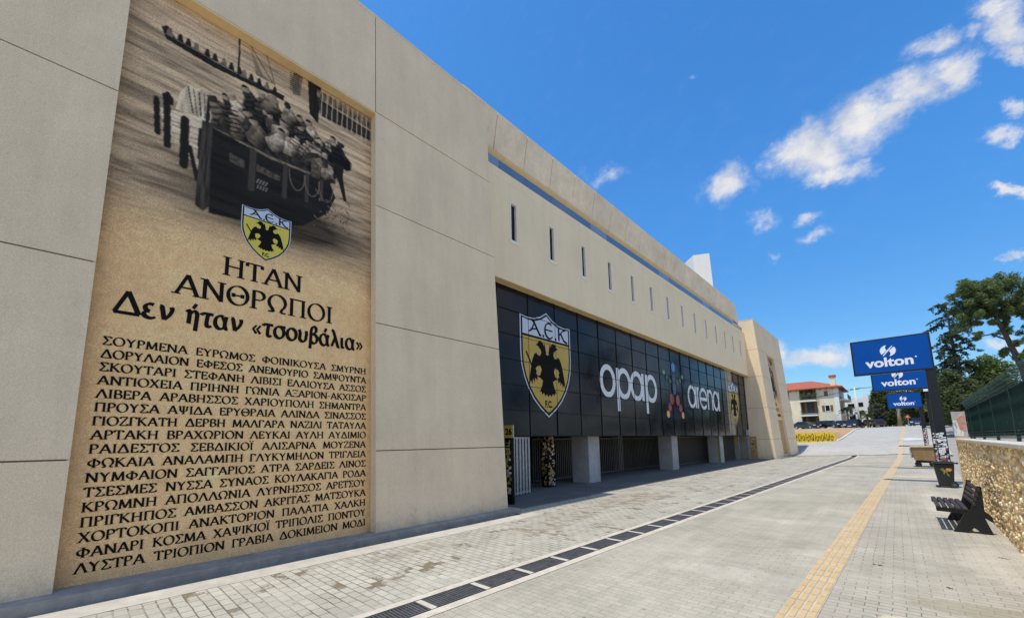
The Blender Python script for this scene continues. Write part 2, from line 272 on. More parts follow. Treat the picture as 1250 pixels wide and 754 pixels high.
def attr_mat(name, grain=.25, gscale=55., rough=.85, bump=.15):
    """printed or stone surface: pigment from the colour attribute, broken up by grain"""
    mt = bpy.data.materials.new(name); mt.use_nodes = True; t = mt.node_tree; b = t.nodes['Principled BSDF']; b.inputs['Roughness'].default_value = rough; b.inputs['Specular IOR Level'].default_value = .25
    a = N(t, 'ShaderNodeAttribute', attribute_name='pigment'); g = N(t, 'ShaderNodeNewGeometry')
    n = N(t, 'ShaderNodeTexNoise', inp={'Scale': gscale, 'Detail': 5., 'Roughness': .75}); L(t, g.outputs['Position'], n.inputs['Vector'])
    r = N(t, 'ShaderNodeMapRange', inp={'From Min': .32, 'From Max': .68, 'To Min': 1 - grain, 'To Max': 1 + grain}); L(t, n.outputs[0], r.inputs[0])
    mu = N(t, 'ShaderNodeVectorMath', operation='SCALE'); L(t, a.outputs['Color'], mu.inputs[0]); L(t, r.outputs[0], mu.inputs['Scale']); L(t, mu.outputs[0], b.inputs['Base Color'])
    bp = N(t, 'ShaderNodeBump', inp={'Strength': bump, 'Distance': .01}); L(t, n.outputs[0], bp.inputs['Height']); L(t, bp.outputs[0], b.inputs['Normal'])
    return mt
def glass_panel_mat(name, base, rough=.08, var=.02, spec=.5):
    mt = bpy.data.materials.new(name); mt.use_nodes = True; t = mt.node_tree; b = t.nodes['Principled BSDF']
    g = N(t, 'ShaderNodeNewGeometry'); n = N(t, 'ShaderNodeTexNoise', inp={'Scale': .8, 'Detail': 6., 'Roughness': .6}); L(t, g.outputs['Position'], n.inputs['Vector'])
    r = N(t, 'ShaderNodeMapRange', inp={'From Min': .35, 'From Max': .7, 'To Min': rough * .7, 'To Max': rough * 2.2}); L(t, n.outputs[0], r.inputs[0]); L(t, r.outputs[0], b.inputs['Roughness'])
    mx = N(t, 'ShaderNodeMix', data_type='RGBA'); L(t, g.outputs['Random Per Island'], mx.inputs[0]); mx.inputs[6].default_value = (*base, 1); mx.inputs[7].default_value = (base[0] + var, base[1] + var, base[2] + var, 1)
    L(t, mx.outputs[2], b.inputs['Base Color']); b.inputs['Specular IOR Level'].default_value = spec
    n3 = N(t, 'ShaderNodeTexNoise', inp={'Scale': 1.6, 'Detail': 2.}); L(t, g.outputs['Position'], n3.inputs['Vector'])
    bp = N(t, 'ShaderNodeBump', inp={'Strength': .12, 'Distance': .05}); L(t, n3.outputs[0], bp.inputs['Height']); L(t, bp.outputs[0], b.inputs['Normal'])
    return mt

M = {}
CREAM = (.80, .64, .435)
M['cream'] = wall_mat('cream_render', CREAM, .14, .07)
M['cream2'] = wall_mat('cream_render_upper', (.88, .72, .485), .09, .045)
M['joint'] = mat('joint_sealant', (.22, .16, .10), .9)
M['soffit'] = mat('soffit_bounce_tint', (.86, .62, .31), .85, noise=.08, nscale=3)  # warm light bounced off the ground is painted into this cream
M['trim'] = mat('pale_trim', (.86, .80, .70), .8, noise=.1, nscale=9)
M['conc'] = mat('raw_concrete', (.80, .655, .47), .9, noise=.10, nscale=2.5, bump=.2, bscale=25, noise2=.14, n2scale=.5)
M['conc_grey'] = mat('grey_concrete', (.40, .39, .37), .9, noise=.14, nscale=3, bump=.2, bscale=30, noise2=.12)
M['conc_pale'] = mat('pale_concrete', (.66, .61, .52), .88, noise=.10, nscale=4, bump=.15, bscale=40, noise2=.08, n2scale=.7)
M['ledge'] = mat('grey_ledge', (.30, .285, .26), .9, noise=.22, nscale=5, bump=.3, bscale=30, noise2=.15)
M['white_wall'] = wall_mat('white_render', (.78, .75, .68), .04, .03)
M['black_glass'] = glass_panel_mat('black_glass', (.008, .009, .012), .12, .008, .2)
M['seam'] = mat('black_seam', (.010, .010, .011), .6, spec=.15)
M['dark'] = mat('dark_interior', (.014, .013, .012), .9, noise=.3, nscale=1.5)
M['gate'] = mat('gate_steel', (.12, .115, .10), .5, .5, noise=.2, nscale=6)
M['gate_pale'] = mat('galvanised_steel', (.42, .43, .44), .5, .6, noise=.15, nscale=8)
M['balcony_glass'] = glass_panel_mat('sky_tint_glass', (.06, .135, .26), .05, .08)  # blue of the reflected sky painted into the base colour
M['balcony_glass2'] = glass_panel_mat('pale_sky_tint_glass', (.14, .23, .36), .05, .10)  # paler version of the same painted sky reflection
M['pane'] = mat('window_pane', (.010, .012, .017), .15, spec=.18)
M['white_letter'] = mat('white_vinyl', (.70, .72, .74), .5, noise=.06, nscale=4)
M['black_ink'] = mat('black_ink', (.010, .009, .008), .8, noise=.2, nscale=20, spec=.1)
M['gold'] = mat('gold_vinyl', (.52, .35, .06), .5, noise=.1, nscale=3)
M['yellow'] = mat('yellow_vinyl', (.68, .55, .07), .5, noise=.06, nscale=6)
M['pale_blue'] = mat('pale_blue_vinyl', (.55, .60, .68), .5, noise=.05, nscale=4)
M['print'] = attr_mat('mural_print', .36, 60.)
M['black_metal'] = mat('black_metal', (.014, .014, .015), .45, .3, noise=.25, nscale=5)
M['sign_blue'] = mat('sign_blue', (.002, .072, .33), .5, noise=.05, nscale=2, spec=.12)
M['sign_white'] = mat('sign_white', (.82, .84, .86), .4)
M['green_screen'] = None
M['wood_slat'] = mat('dark_slat', (.045, .032, .026), .6, noise=.3, nscale=3, stretch=(8, 1, 8), bump=.2, bscale=20)
M['black_plastic'] = mat('black_plastic', (.018, .018, .018), .5, noise=.2, nscale=6)
M['rubber'] = mat('rubber', (.02, .02, .02), .8)
M['orange'] = mat('orange_paint', (.75, .25, .03), .6)
M['lime'] = mat('olive_paint', (.28, .30, .06), .6)
M['board'] = mat('tan_board', (.34, .21, .09), .8, noise=.18, nscale=4, stretch=(1, 1, .3), noise2=.2, n2scale=2.5)
M['board_edge'] = mat('bleached_board_edge', (.55, .42, .26), .85, noise=.15, nscale=8)
M['tactile'] = None

# ------------------------------------------------------------------ terrain
def smooth(a, b, x):
    t = min(1, max(0, (x - a) / (b - a))); return t * t * (3 - 2 * t)
PROF = [(-400, 0), (45, 0), (49, .18), (52, .55), (56, 1.12), (60, 1.36), (65, 1.62), (72, 2.2), (80, 2.78), (88, 3.15), (98, 3.45), (108, 3.55), (2000, 3.55)]
def zg(x, y):
    yy = y - .55 * max(0., min(12., -x)) if y > 30 else y
    for (a, za), (b, zb) in zip(PROF, PROF[1:]):
        if yy <= b: return za + (zb - za) * (yy - a) / (b - a)
    return PROF[-1][1]
YS = [-60, -20, -8, 0, 8, 16, 24, 32, 40] + [43 + .8 * i for i in range(60)] + [93 + 2 * i for i in range(12)] + [130, 200, 400, 900]
def sheet(name, fx0, fx1, y0, y1, dz, mt, nx=2, ystep=None):
    ys = [y0] + [y for y in YS if y0 < y < y1] + [y1]
    mb = MB(); vs = []; fs = []
    for y in ys:
        a, b = fx0(y), fx1(y)
        for i in range(nx): 
            x = a + (b - a) * i / (nx - 1); vs.append((x, y, zg(x, y) + dz))
    for j in range(len(ys) - 1):
        for i in range(nx - 1):
            k = j * nx + i; fs.append((k, k + 1, k + nx + 1, k + nx))
    mb.add(vs, fs); return mb.build(name, mt)
S = .0237
dl = lambda o: (lambda y: o + .0275 * y)          # drain line
tl_ = lambda o: (lambda y: o + S * y)             # tactile strip line
wl = lambda o: (lambda y: o + .0218 * y)          # park wall line
con = lambda o: (lambda y: o)

M['ground'] = mat('ground_dust', (.34, .31, .26), .95, noise=.12, nscale=1.5, bump=.2, bscale=12, noise2=.1, n2scale=.2)
M['pavA'] = paver_mat('grey_block_paving', (.485, .455, .375), (.41, .385, .315), (.12, .10, .075),   .22, .13, .0085, moss=.9,
                      stain=[(-6.45, 12.7, .75, 2.6, 0, (.27, .225, .16), .85), (-6.1, 8.0, .5, 2.0, 8, (.27, .23, .165), .55), (-6.5, 4.4, .35, 1.2, 8, (.27, .23, .165), .4)])
M['pavB'] = paver_mat('pale_block_paving', (.455, .42, .335), (.40, .37, .29), (.27, .245, .20), .21, .105, .0045, dust=.34,
                      stain=[(-.3, 8.6, 1.2, .5, 5, (.62, .56, .45), .4), (-1.8, 6.6, 1.0, .35, 10, (.58, .54, .46), .3), (-1.2, 11.5, 1.6, .35, 15, (.58, .55, .48), .28), (.4, 5.9, .7, .25, 0, (.68, .6, .45), .8), (.75, 6.6, .8, .18, 12, (.25, .21, .13), .5)])
M['pavC'] = paver_mat('side_block_paving', (.465, .43, .35), (.405, .375, .305), (.19, .16, .12), .23, .115, .0055, dust=.34,
                      stain=[(.55, 6.9, .8, .28, 12, (.30, .26, .17), .5), (.3, 5.9, .7, .3, 0, (.66, .58, .43), .8), (.9, 9.5, .5, 1.4, 0, (.58, .53, .43), .4), (.8, 17, .6, 3, 0, (.56, .52, .43), .4)])
M['road'] = mat('concrete_road', (.44, .415, .36), .9, noise=.1, nscale=2, bump=.1, bscale=40, noise2=.1, n2scale=.25)
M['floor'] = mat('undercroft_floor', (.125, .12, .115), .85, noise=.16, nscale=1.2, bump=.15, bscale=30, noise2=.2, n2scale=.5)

struct(sheet('ground', con(-400), con(400), -60, 900, -.05, M['ground'], nx=60))
struct(sheet('side_pavement', con(-7.02), dl(-4.70), -6, 49.5, 0, M['pavA'], nx=4))
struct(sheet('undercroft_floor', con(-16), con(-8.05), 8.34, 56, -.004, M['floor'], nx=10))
struct(sheet('front_pavement', con(-8.05), con(-7.02), 8.75, 49.5, 0, M['pavA'], nx=3))
struct(sheet('corner_pavement', con(-8.05), con(-7.47), 8.34, 8.75, 0, M['pavA'], nx=2))
struct(sheet('kerb_border', con(-7.47), con(-7.02), -6, 8.75, .004, mat('border_concrete', (.50, .465, .39), .9, noise=.14, nscale=4, bump=.2, bscale=35, noise2=.12, n2scale=.8), nx=2))
struct(sheet('main_pavement', dl(-4.06), tl_(-1.285), -6, 49.5, 0, M['pavB'], nx=4))
struct(sheet('wall_side_pavement', tl_(-.958), wl(1.35), -6, 49.5, 0, M['pavC'], nx=4))
struct(sheet('road', con(-30), con(3.2), 49.4, 140, .0, M['road'], nx=30))
M['drain_kerb'] = mat('drain_kerb', (.58, .52, .42), .9, noise=.16, nscale=5, bump=.2, bscale=40, noise2=.12, n2scale=.8)
struct(sheet('drain_border', dl(-4.70), dl(-4.58), -6, 50, .006, M['drain_kerb']))
struct(sheet('drain_border', dl(-4.20), dl(-4.06), -6, 50, .006, M['drain_kerb']))
struct(sheet('drain_bed', dl(-4.58), dl(-4.20), -6, 50, -.05, M['dark']))

def tactile_mat():
    mt = bpy.data.materials.new('tactile_tile'); mt.use_nodes = True; t = mt.node_tree; b = t.nodes['Principled BSDF']; b.inputs['Roughness'].default_value = .85; b.inputs['Specular IOR Level'].default_value = .25
    g = N(t, 'ShaderNodeNewGeometry'); n = N(t, 'ShaderNodeTexNoise', inp={'Scale': 2.2, 'Detail': 7., 'Roughness': .7}); L(t, g.outputs['Position'], n.inputs['Vector'])
    rp = N(t, 'ShaderNodeValToRGB'); e = rp.color_ramp.elements; e[0].position = .3; e[0].color = (.52, .36, .17, 1); e[1].position = .7; e[1].color = (.66, .50, .29, 1)
    L(t, n.outputs[0], rp.inputs[0]); L(t, rp.outputs[0], b.inputs['Base Color'])
    return mt
M['tactile'] = tactile_mat()
M['tactile_joint'] = mat('tactile_grout', (.50, .45, .37), .9, noise=.2, nscale=6)
struct(sheet('tactile_strip_bed', tl_(-1.285), tl_(-.958), -6, 96, .006, M['tactile_joint']))
tb = MB()
y = 3.0
while y < 96:
    n = 4; w = .327 / n
    step = .30 if y < 30 else 1.2
    for k in range(n):
        xa = -1.285 + S * y + k * w
        f = lambda p: (p[0] + S * (p[1] - y), p[1], p[2] + zg(p[0], p[1]))
        tb.box(xa + .012, xa + w - .012, y + .012, y + step - .012, .0065, .012, f)
    y += step
struct(tb.build('tactile_strip', M['tactile']))
mb = MB()
for a, b in ((25.9, 26.5), (26.55, 27.1)):
    mb.add([(tl_(-.958)(a) + .01, a, .006), (1.88, a + .02, .006), (1.88, b + .02, .006), (tl_(-.958)(b) + .01, b, .006)], [(0, 1, 2, 3)])
struct(mb.build('tactile_branch', mat('worn_tactile_tile', (.56, .46, .31), .9, noise=.15, nscale=3)))
# cross gutters
mb = MB(); mb.box(-4.0, 1.9, 33.65, 33.95, .001, .008); struct(mb.build('cross_gutter', mat('gutter_concrete', (.22, .205, .18), .9, noise=.3, nscale=2)))
mb = MB()
for i in range(24):
    xa = -9 + i * .48
    if xa > 1.9: break
    ya = 49.3
    mb.add([(xa, ya, zg(xa, ya) + .012), (xa + .46, ya, zg(xa + .46, ya) + .012), (xa + .46, ya + .55, zg(xa + .46, ya + .55) + .012), (xa, ya + .55, zg(xa, ya + .55) + .012)], [(0, 1, 2, 3)])
struct(mb.build('cross_gutter', mat('gutter_grating', (.20, .19, .17), .85, noise=.35, nscale=2)))
M['dirt'] = mat('orange_dirt', (.46, .29, .15), .95, noise=.15, nscale=1.0, bump=.3, bscale=8, noise2=.12, n2scale=.3)

# grates
def make_grate():
    r = thing('drain_grate', 'dark slotted drain grate in the long channel beside the pavement', 'drain grate', (0, 0, 0), 'drain grates along the street channel')
    f = MB(); Lg = .765
    f.box(-.168, .168, -Lg / 2, -Lg / 2 + .02, -.02, .003); f.box(-.168, .168, Lg / 2 - .02, Lg / 2, -.02, .003)
    f.box(-.168, -.15, -Lg / 2 + .02, Lg / 2 - .02, -.02, .003); f.box(.15, .168, -Lg / 2 + .02, Lg / 2 - .02, -.02, .003)
    f.build('frame', M['grate'], r)
    b = MB(); n = 17
    for i in range(n):
        ya = -Lg / 2 + .03 + (Lg - .06) * i / n
        b.box(-.15, .15, ya, ya + .023, -.02, .001)
    for xx in (-.05, .05): b.box(xx - .006, xx + .006, -Lg / 2 + .02, Lg / 2 - .02, -.02, -.002)
    b.build('bar', M['grate'], r); return r
M['grate'] = mat('cast_iron', (.085, .085, .092), .7, .1, noise=.4, nscale=7, bump=.3, bscale=40)
g0 = make_grate()
sp = MB()
for i in range(56):
    yc = .93 + .85 * i - .0
    o = g0 if i == 0 else copy_tree(g0)
    o.location = (-4.39 + .0275 * yc, yc, .004 + zg(-4.3, yc)); o.rotation_euler = (0, 0, -.0275)
    ys = yc + .425
    x = -4.39 + .0275 * ys
    sp.box(x - .17, x + .17, ys - .041, ys + .041, -.02 + zg(x, ys), .006 + zg(x, ys))
struct(sp.build('drain_spacer', M['drain_kerb']))

# ------------------------------------------------------------------ lettering
TH, TN = .135, .05
def nib(dx, dy, th, tn, phi=20, p=1.5):
    a = math.atan2(dy, dx) - R(phi); return tn + (th - tn) * abs(math.sin(a)) ** p
class Ink:
    """flat strokes on a plane; every stroke is a hair in front of the one before it"""
    def __init__(s, fn, base=0.0, depth=0): s.fn, s.base, s.k, s.mb, s.depth = fn, base, 0, MB(), depth
    def t(s): s.k += 1; return s.base + (s.k % 9) * .0004
    def poly(s, pts):
        if s.depth: s.mb.prism(pts, s.fn, s.base - s.depth, s.t())
        else: s.mb.flat(pts, s.fn, s.t())
    def stroke(s, pts, wf):
        n = len(pts); Lf = []; Rt = []
        for i in range(n):
            a = pts[max(i - 1, 0)]; b = pts[min(i + 1, n - 1)]
            dx, dy = b[0] - a[0], b[1] - a[1]; l = math.hypot(dx, dy) or 1; dx /= l; dy /= l
            w = (wf(dx, dy) if callable(wf) else wf) / 2
            Lf.append((pts[i][0] - dy * w, pts[i][1] + dx * w)); Rt.append((pts[i][0] + dy * w, pts[i][1] - dx * w))
        tt = s.t(); fn = s.fn
        for i in range(n - 1):
            q = [Lf[i], Rt[i], Rt[i + 1], Lf[i + 1]]
            if s.depth: s.mb.prism(q, fn, s.base - s.depth, tt)
            else: s.mb.flat(q, fn, tt)
def arc(cx, cy, rx, ry, a0, a1, n=18):
    return [(cx + rx * math.cos(R(a0 + (a1 - a0) * i / n)), cy + ry * math.sin(R(a0 + (a1 - a0) * i / n))) for i in range(n + 1)]
# capitals: width, strokes, serif feet (x, y); y 0 baseline, 1 cap height
I2 = lambda x: [(x, 0), (x, 1)]
CAP = {
 'Α': (.86, [[(.06, 0), (.43, 1)], [(.43, 1), (.80, 0)], [(.20, .34), (.66, .34)]], [(.06, 0), (.80, 0)]),
 'Β': (.68, [I2(.14), [(.14, .97), (.32, .97)] + arc(.34, .75, .22, .22, 90, -90, 10) + [(.14, .53)], [(.14, .52), (.36, .52)] + arc(.38, .27, .25, .245, 90, -90, 10) + [(.14, .03)]], []),
 'Γ': (.62, [I2(.14), [(.14, .97), (.58, .97)], [(.57, .98), (.57, .76)]], [(.14, 0)]),
 'Δ': (.88, [[(.06, .03), (.43, 1)], [(.43, 1), (.82, .02)], [(.04, .03), (.84, .03)]], []),
 'Ε': (.64, [I2(.14), [(.14, .97), (.56, .97)], [(.14, .51), (.46, .51)], [(.14, .03), (.58, .03)], [(.56, .98), (.56, .80)], [(.58, .02), (.60, .22)], [(.45, .42), (.45, .60)]], []),
 'Ζ': (.72, [[(.08, .97), (.64, .97)], [(.64, .97), (.06, .03)], [(.06, .03), (.66, .03)], [(.09, .98), (.08, .78)], [(.66, .02), (.67, .22)]], []),
 'Η': (.90, [I2(.16), I2(.74), [(.16, .52), (.74, .52)]], [(.16, 0), (.16, 1), (.74, 0), (.74, 1)]),
 'Θ': (.92, [arc(.46, .5, .39, .50, 90, 450, 28), [(.28, .5), (.64, .5)], [(.28, .40), (.28, .60)], [(.64, .40), (.64, .60)]], []),
 'Ι': (.34, [I2(.17)], [(.17, 0), (.17, 1)]),
 'Ϊ': (.34, [I2(.17), [(.03, 1.12), (.03, 1.24)], [(.31, 1.12), (.31, 1.24)]], [(.17, 0), (.17, 1)]),
 'Κ': (.80, [I2(.14), [(.66, 1), (.18, .50)], [(.26, .58), (.74, 0)]], [(.14, 0), (.14, 1), (.74, 0), (.64, 1)]),
 'Λ': (.86, [[(.06, 0), (.43, 1)], [(.43, 1), (.80, 0)]], [(.06, 0), (.80, 0)]),
 'Μ': (1.02, [[(.12, 0), (.18, 1)], [(.18, 1), (.50, .08)], [(.50, .08), (.84, 1)], [(.84, 1), (.90, 0)]], [(.12, 0), (.90, 0)]),
 'Ν': (.90, [[(.14, 0), (.14, 1)], [(.14, 1), (.76, .02)], [(.76, 0), (.76, 1)]], [(.14, 0), (.76, 1), (.10, 1)]),
 'Ξ': (.70, [[(.08, .97), (.62, .97)], [(.16, .52), (.54, .52)], [(.06, .03), (.64, .03)], [(.08, .84), (.08, 1.0)], [(.62, .84), (.62, 1.0)], [(.06, 0), (.06, .18)], [(.64, 0), (.64, .18)]], []),
 'Ο': (.92, [arc(.46, .5, .39, .50, 90, 450, 28)], []),
 'Π': (.88, [I2(.16), I2(.72), [(.06, .97), (.82, .97)]], [(.16, 0), (.72, 0)]),
 'Ρ': (.66, [I2(.14), [(.14, .97), (.32, .97)] + arc(.34, .73, .24, .24, 90, -90, 10) + [(.14, .49)]], [(.14, 0)]),
 'Σ': (.72, [[(.62, .97), (.08, .97)], [(.08, .97), (.42, .52)], [(.42, .52), (.06, .03)], [(.06, .03), (.64, .03)], [(.62, .98), (.62, .80)], [(.64, .02), (.66, .22)]], []),
 'Τ': (.74, [I2(.37), [(.04, .97), (.70, .97)], [(.05, .98), (.04, .78)], [(.69, .98), (.70, .78)]], [(.37, 0)]),
 'Υ': (.80, [[(.40, 0), (.40, .48)], [(.40, .46), (.24, .78), (.06, .98)], [(.40, .46), (.56, .80), (.72, .98)]], [(.40, 0)]),
 'Φ': (.94, [I2(.47), arc(.47, .5, .38, .30, 90, 450, 26)], [(.47, 0), (.47, 1)]),
 'Χ': (.82, [[(.10, 1), (.72, 0)], [(.70, 1), (.08, 0)]], [(.10, 1), (.72, 0), (.70, 1), (.08, 0)]),
 'Ψ': (.96, [I2(.48), [(.08, .98), (.16, .90), (.18, .55)] + arc(.48, .55, .30, .27, 180, 360, 12) + [(.80, .90), (.88, .98)]], [(.48, 0), (.48, 1)]),
 'Ω': (.92, [[(.06, .03), (.30, .03)], [(.30, .03)] + arc(.46, .57, .37, .43, 232, -52, 24) + [(.62, .03)], [(.62, .03), (.86, .03)]], []),
 '-': (.40, [[(.06, .40), (.34, .40)]], []), ' ': (.34, [], []),
}
CAP['Χ'] = CAP['Χ']
def text_width(txt, space): return sum((space if c == ' ' else CAP[c][0] + .05) for c in txt)
def write_caps(ink, txt, x0, x1, y, h, th=TH, tn=TN):
    """fit the line between x0 and x1: letters keep one width, spaces take up the rest"""
    letters = [c for c in txt if c != ' ']; nsp = txt.count(' ')
    wl_ = sum(CAP[c][0] + .05 for c in letters) * h
    if nsp:
        want = .72 * h * nsp
        k = (x1 - x0 - want) / wl_; k = min(1.12, max(.8, k)); spc = (x1 - x0 - wl_ * k) / nsp
    else: k = (x1 - x0) / wl_; spc = 0
    x = x0
    for c in txt:
        if c == ' ': x += spc; continue
        w, strokes, serifs = CAP[c]
        for st in strokes:
            ink.stroke([(x + px * h * k, y + py * h) for px, py in st], lambda dx, dy: nib(dx, dy, th, tn) * h)
        for (sx, sy) in serifs:
            yy = y + (.022 if sy == 0 else .978) * h
            ink.stroke([(x + (sx - .16) * h * k, yy), (x + (sx + .16) * h * k, yy)], .058 * h)
        x += (w + .05) * h * k
# lower case of the third line, x-height 1 unit = .62
LOW = {
 'Δ': (1.05, [[(.05, .05), (.50, 1.0)], [(.50, 1.0), (.98, .04)], [(.02, .05), (1.0, .05)]]),
 'ε': (.58, [arc(.32, .46, .22, .17, 60, 265, 12), arc(.32, .155, .25, .155, 110, 330, 14)]),
 'ν': (.66, [[(.06, .62), (.16, .56), (.28, .02)], [(.28, .02), (.48, .25), (.58, .48), (.56, .64)]]),
 'ή': (.68, [[(.06, .55), (.14, .64), (.20, .55), (.18, .02)], [(.18, .40), (.30, .58), (.42, .64), (.52, .56), (.54, .40), (.50, -.28)], [(.34, .76), (.48, 1.0)]]),
 'τ': (.58, [[(.02, .52), (.10, .62), (.58, .62)], [(.32, .62), (.27, .22), (.30, .05), (.42, .02), (.50, .08)]]),
 'α': (.72, [arc(.30, .32, .25, .32, 60, 330, 20), [(.60, .64), (.52, .30), (.56, .06), (.68, .03)], [(.43, .60), (.54, .34)], [(.51, .16), (.54, .34)]]),
 'ά': (.72, [arc(.30, .32, .25, .32, 60, 330, 20), [(.60, .64), (.52, .30), (.56, .06), (.68, .03)], [(.43, .60), (.54, .34)], [(.51, .16), (.54, .34)], [(.34, .76), (.46, 1.0)]]),
 'σ': (.70, [arc(.32, .31, .27, .31, 90, 450, 24), [(.32, .62), (.68, .62)]]),
 'ο': (.64, [arc(.32, .32, .27, .32, 90, 450, 24)]),
 'υ': (.66, [[(.04, .54), (.12, .64), (.16, .50), (.14, .22)] + arc(.32, .24, .20, .22, 190, 340, 10) + [(.56, .44), (.54, .64)]]),
 'β': (.66, [[(.10, -.30), (.14, .30), (.16, .72), (.24, .92), (.38, .96), (.48, .84), (.44, .66), (.26, .54)], [(.26, .54), (.46, .48), (.56, .30), (.48, .08), (.32, .01), (.16, .10)]]),
 'λ': (.66, [[(.06, .96), (.18, .92), (.30, .64), (.52, .06), (.64, .04)], [(.32, .56), (.08, .02)]]),
 'ι': (.32, [[(.10, .62), (.10, .18), (.16, .04), (.28, .06)]]),
 '«': (.56, [[(.26, .50), (.08, .28), (.26, .06)], [(.48, .50), (.30, .28), (.48, .06)]]),
 '»': (.56, [[(.08, .50), (.26, .28), (.08, .06)], [(.30, .50), (.48, .28), (.30, .06)]]), ' ': (.40, [])}
def dense(p, n=5):
    """round a polyline (Catmull-Rom)"""
    if len(p) < 3: return p
    q = []
    for i in range(len(p) - 1):
        p0, p1, p2, p3 = p[max(i - 1, 0)], p[i], p[i + 1], p[min(i + 2, len(p) - 1)]
        for k in range(n):
            t = k / n
            q.append(tuple(.5 * (2 * p1[j] + (p2[j] - p0[j]) * t + (2 * p0[j] - 5 * p1[j] + 4 * p2[j] - p3[j]) * t * t + (3 * p1[j] - p0[j] - 3 * p2[j] + p3[j]) * t ** 3) for j in (0, 1)))
    q.append(p[-1]); return q
def write_low(ink, txt, x0, x1, y, h):
    k = (x1 - x0) / (sum(LOW[c][0] + .04 for c in txt) * h); x = x0
    for c in txt:
        w, sts = LOW[c]
        for st in sts:
            pts = st if (c in 'Δ«»' or len(st) > 11) else dense(st)
            ink.stroke([(x + a * h * k, y + b * h) for a, b in pts], lambda dx, dy: nib(dx, dy, .185, .095, 35, 1.2) * h * (.7 if c in '«»' else 1))
        x += (w + .04) * h * k
def font_mesh(txt, size, offset=0., align='CENTER'):
    cu = bpy.data.curves.new('txt', 'FONT'); cu.body = txt; cu.size = size; cu.offset = offset; cu.align_x = align; cu.resolution_u = 4
    o = bpy.data.objects.new('txt', cu); col.objects.link(o); dg = bpy.context.evaluated_depsgraph_get(); me = o.evaluated_get(dg).to_mesh()
    v = [(p.co.x, p.co.y) for p in me.vertices]; f = [tuple(p.vertices) for p in me.polygons]
    o.evaluated_get(dg).to_mesh_clear(); bpy.data.objects.remove(o); bpy.data.curves.remove(cu); return v, f

# ------------------------------------------------------------------ stadium
BAT = .06
def fx(X0, off=0.):                                    # battered street face: (y, z, t) -> xyz, t in front of the face
    return lambda u, v, t: (X0 - BAT * v + off + t, u, v)
stad = thing('stadium', 'long cream stadium building with battered corner towers and black glass street front', 'stadium', (-9.6, 25, 0))
YM0, YM1, ZM = 0.0, 4.42, 10.03
def tower(y0, y1, m0, m1, side_front):
    X = -8.0; TOP = 12.93
    sh = lambda p: (p[0] - BAT * p[2], p[1], p[2])
    c = MB()                                           # core, seen only in the joints
    c.box(X - 7, X - .30, y0 + .03, y1 - .03, -.3, TOP - .03, sh)
    c.box(X - .30, X - .03, y0 + .03, m0 - .03, -.3, TOP - .03, sh)
    c.box(X - .30, X - .03, m1 + .03, y1 - .03, -.3, TOP - .03, sh)
    c.box(X - .30, X - .03, m0 - .03, m1 + .03, ZM + .03, TOP - .03, sh)
    core = c.build('corner_tower', M['joint'], stad)
    p = MB(); g = .011
    zs = [-.3, 1.76, 4.60, 7.52, 10.08, TOP]
    def pan(ya, yb, za, zb): p.box(X - .03, X, ya, yb, za, zb, sh)
    for a, b in zip(zs, zs[1:]):
        za, zb = a + (g if a > 0 else 0), b - (g if b < TOP else 0)
        if a < 10:
            pan(y0, m0, za, zb); pan(m1 + .0, y1, za, zb)
        else:
            pan(y0, m0 - g, za, zb); pan(m0 + g, m1 - g, za - .02, zb); pan(m1 + g, y1, za, zb)
    for a, b in zip(zs, zs[1:]):                       # side faces
        za, zb = a + (g if a > 0 else 0), b - (g if b < TOP else 0)
        p.box(X - 7, X - .03, y0, y0 + .03, za, zb, sh); p.box(X - 7, X - .03, y1 - .03, y1, za, zb, sh)
    p.box(X - 7, X, y0, y1, TOP, TOP + .02, sh)
    p.box(X - .30, X - .03, m0 - .03, m0, -.3, ZM, sh); p.box(X - .30, X - .03, m1, m1 + .03, -.3, ZM, sh)   # recess jambs
    p.build('wall_panel', M['cream'], core)
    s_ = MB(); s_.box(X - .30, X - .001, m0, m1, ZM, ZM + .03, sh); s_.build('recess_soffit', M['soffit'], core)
    k = MB(); k.box(X - .32, X + .28, y0 - .05, y1 + .22, -.2, .10); k.build('plinth_ledge', M['ledge'], core, bevel=.015)
    k = MB(); k.box(X - 7, X + .012, y0 - .015, y1 + .015, TOP + .02, TOP + .07, sh); k.build('coping', M['conc'], core)
    return core
tower(-3.9, 8.34, YM0, YM1, False)
tower(42.8, 54.2, 46.35, 49.55, True)

XW = -9.6; YA, YB = 8.30, 42.86
body = MB(); body.box(-30, -10.06, YA, YB, 2.2, 12.45); body.box(-30, -13.6, YA - .1, YB + .1, -.2, 2.2); body.box(-30, -15.2, -3.8, 8.2, -.2, 12.8); body.box(-30, -15.2, 43, 54.1, -.2, 12.6)
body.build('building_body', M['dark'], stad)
u = MB(); u.box(-13.62, -9.97, YA, YB, 2.13, 2.19); u.build('undercroft_ceiling', M['conc_grey'], stad)
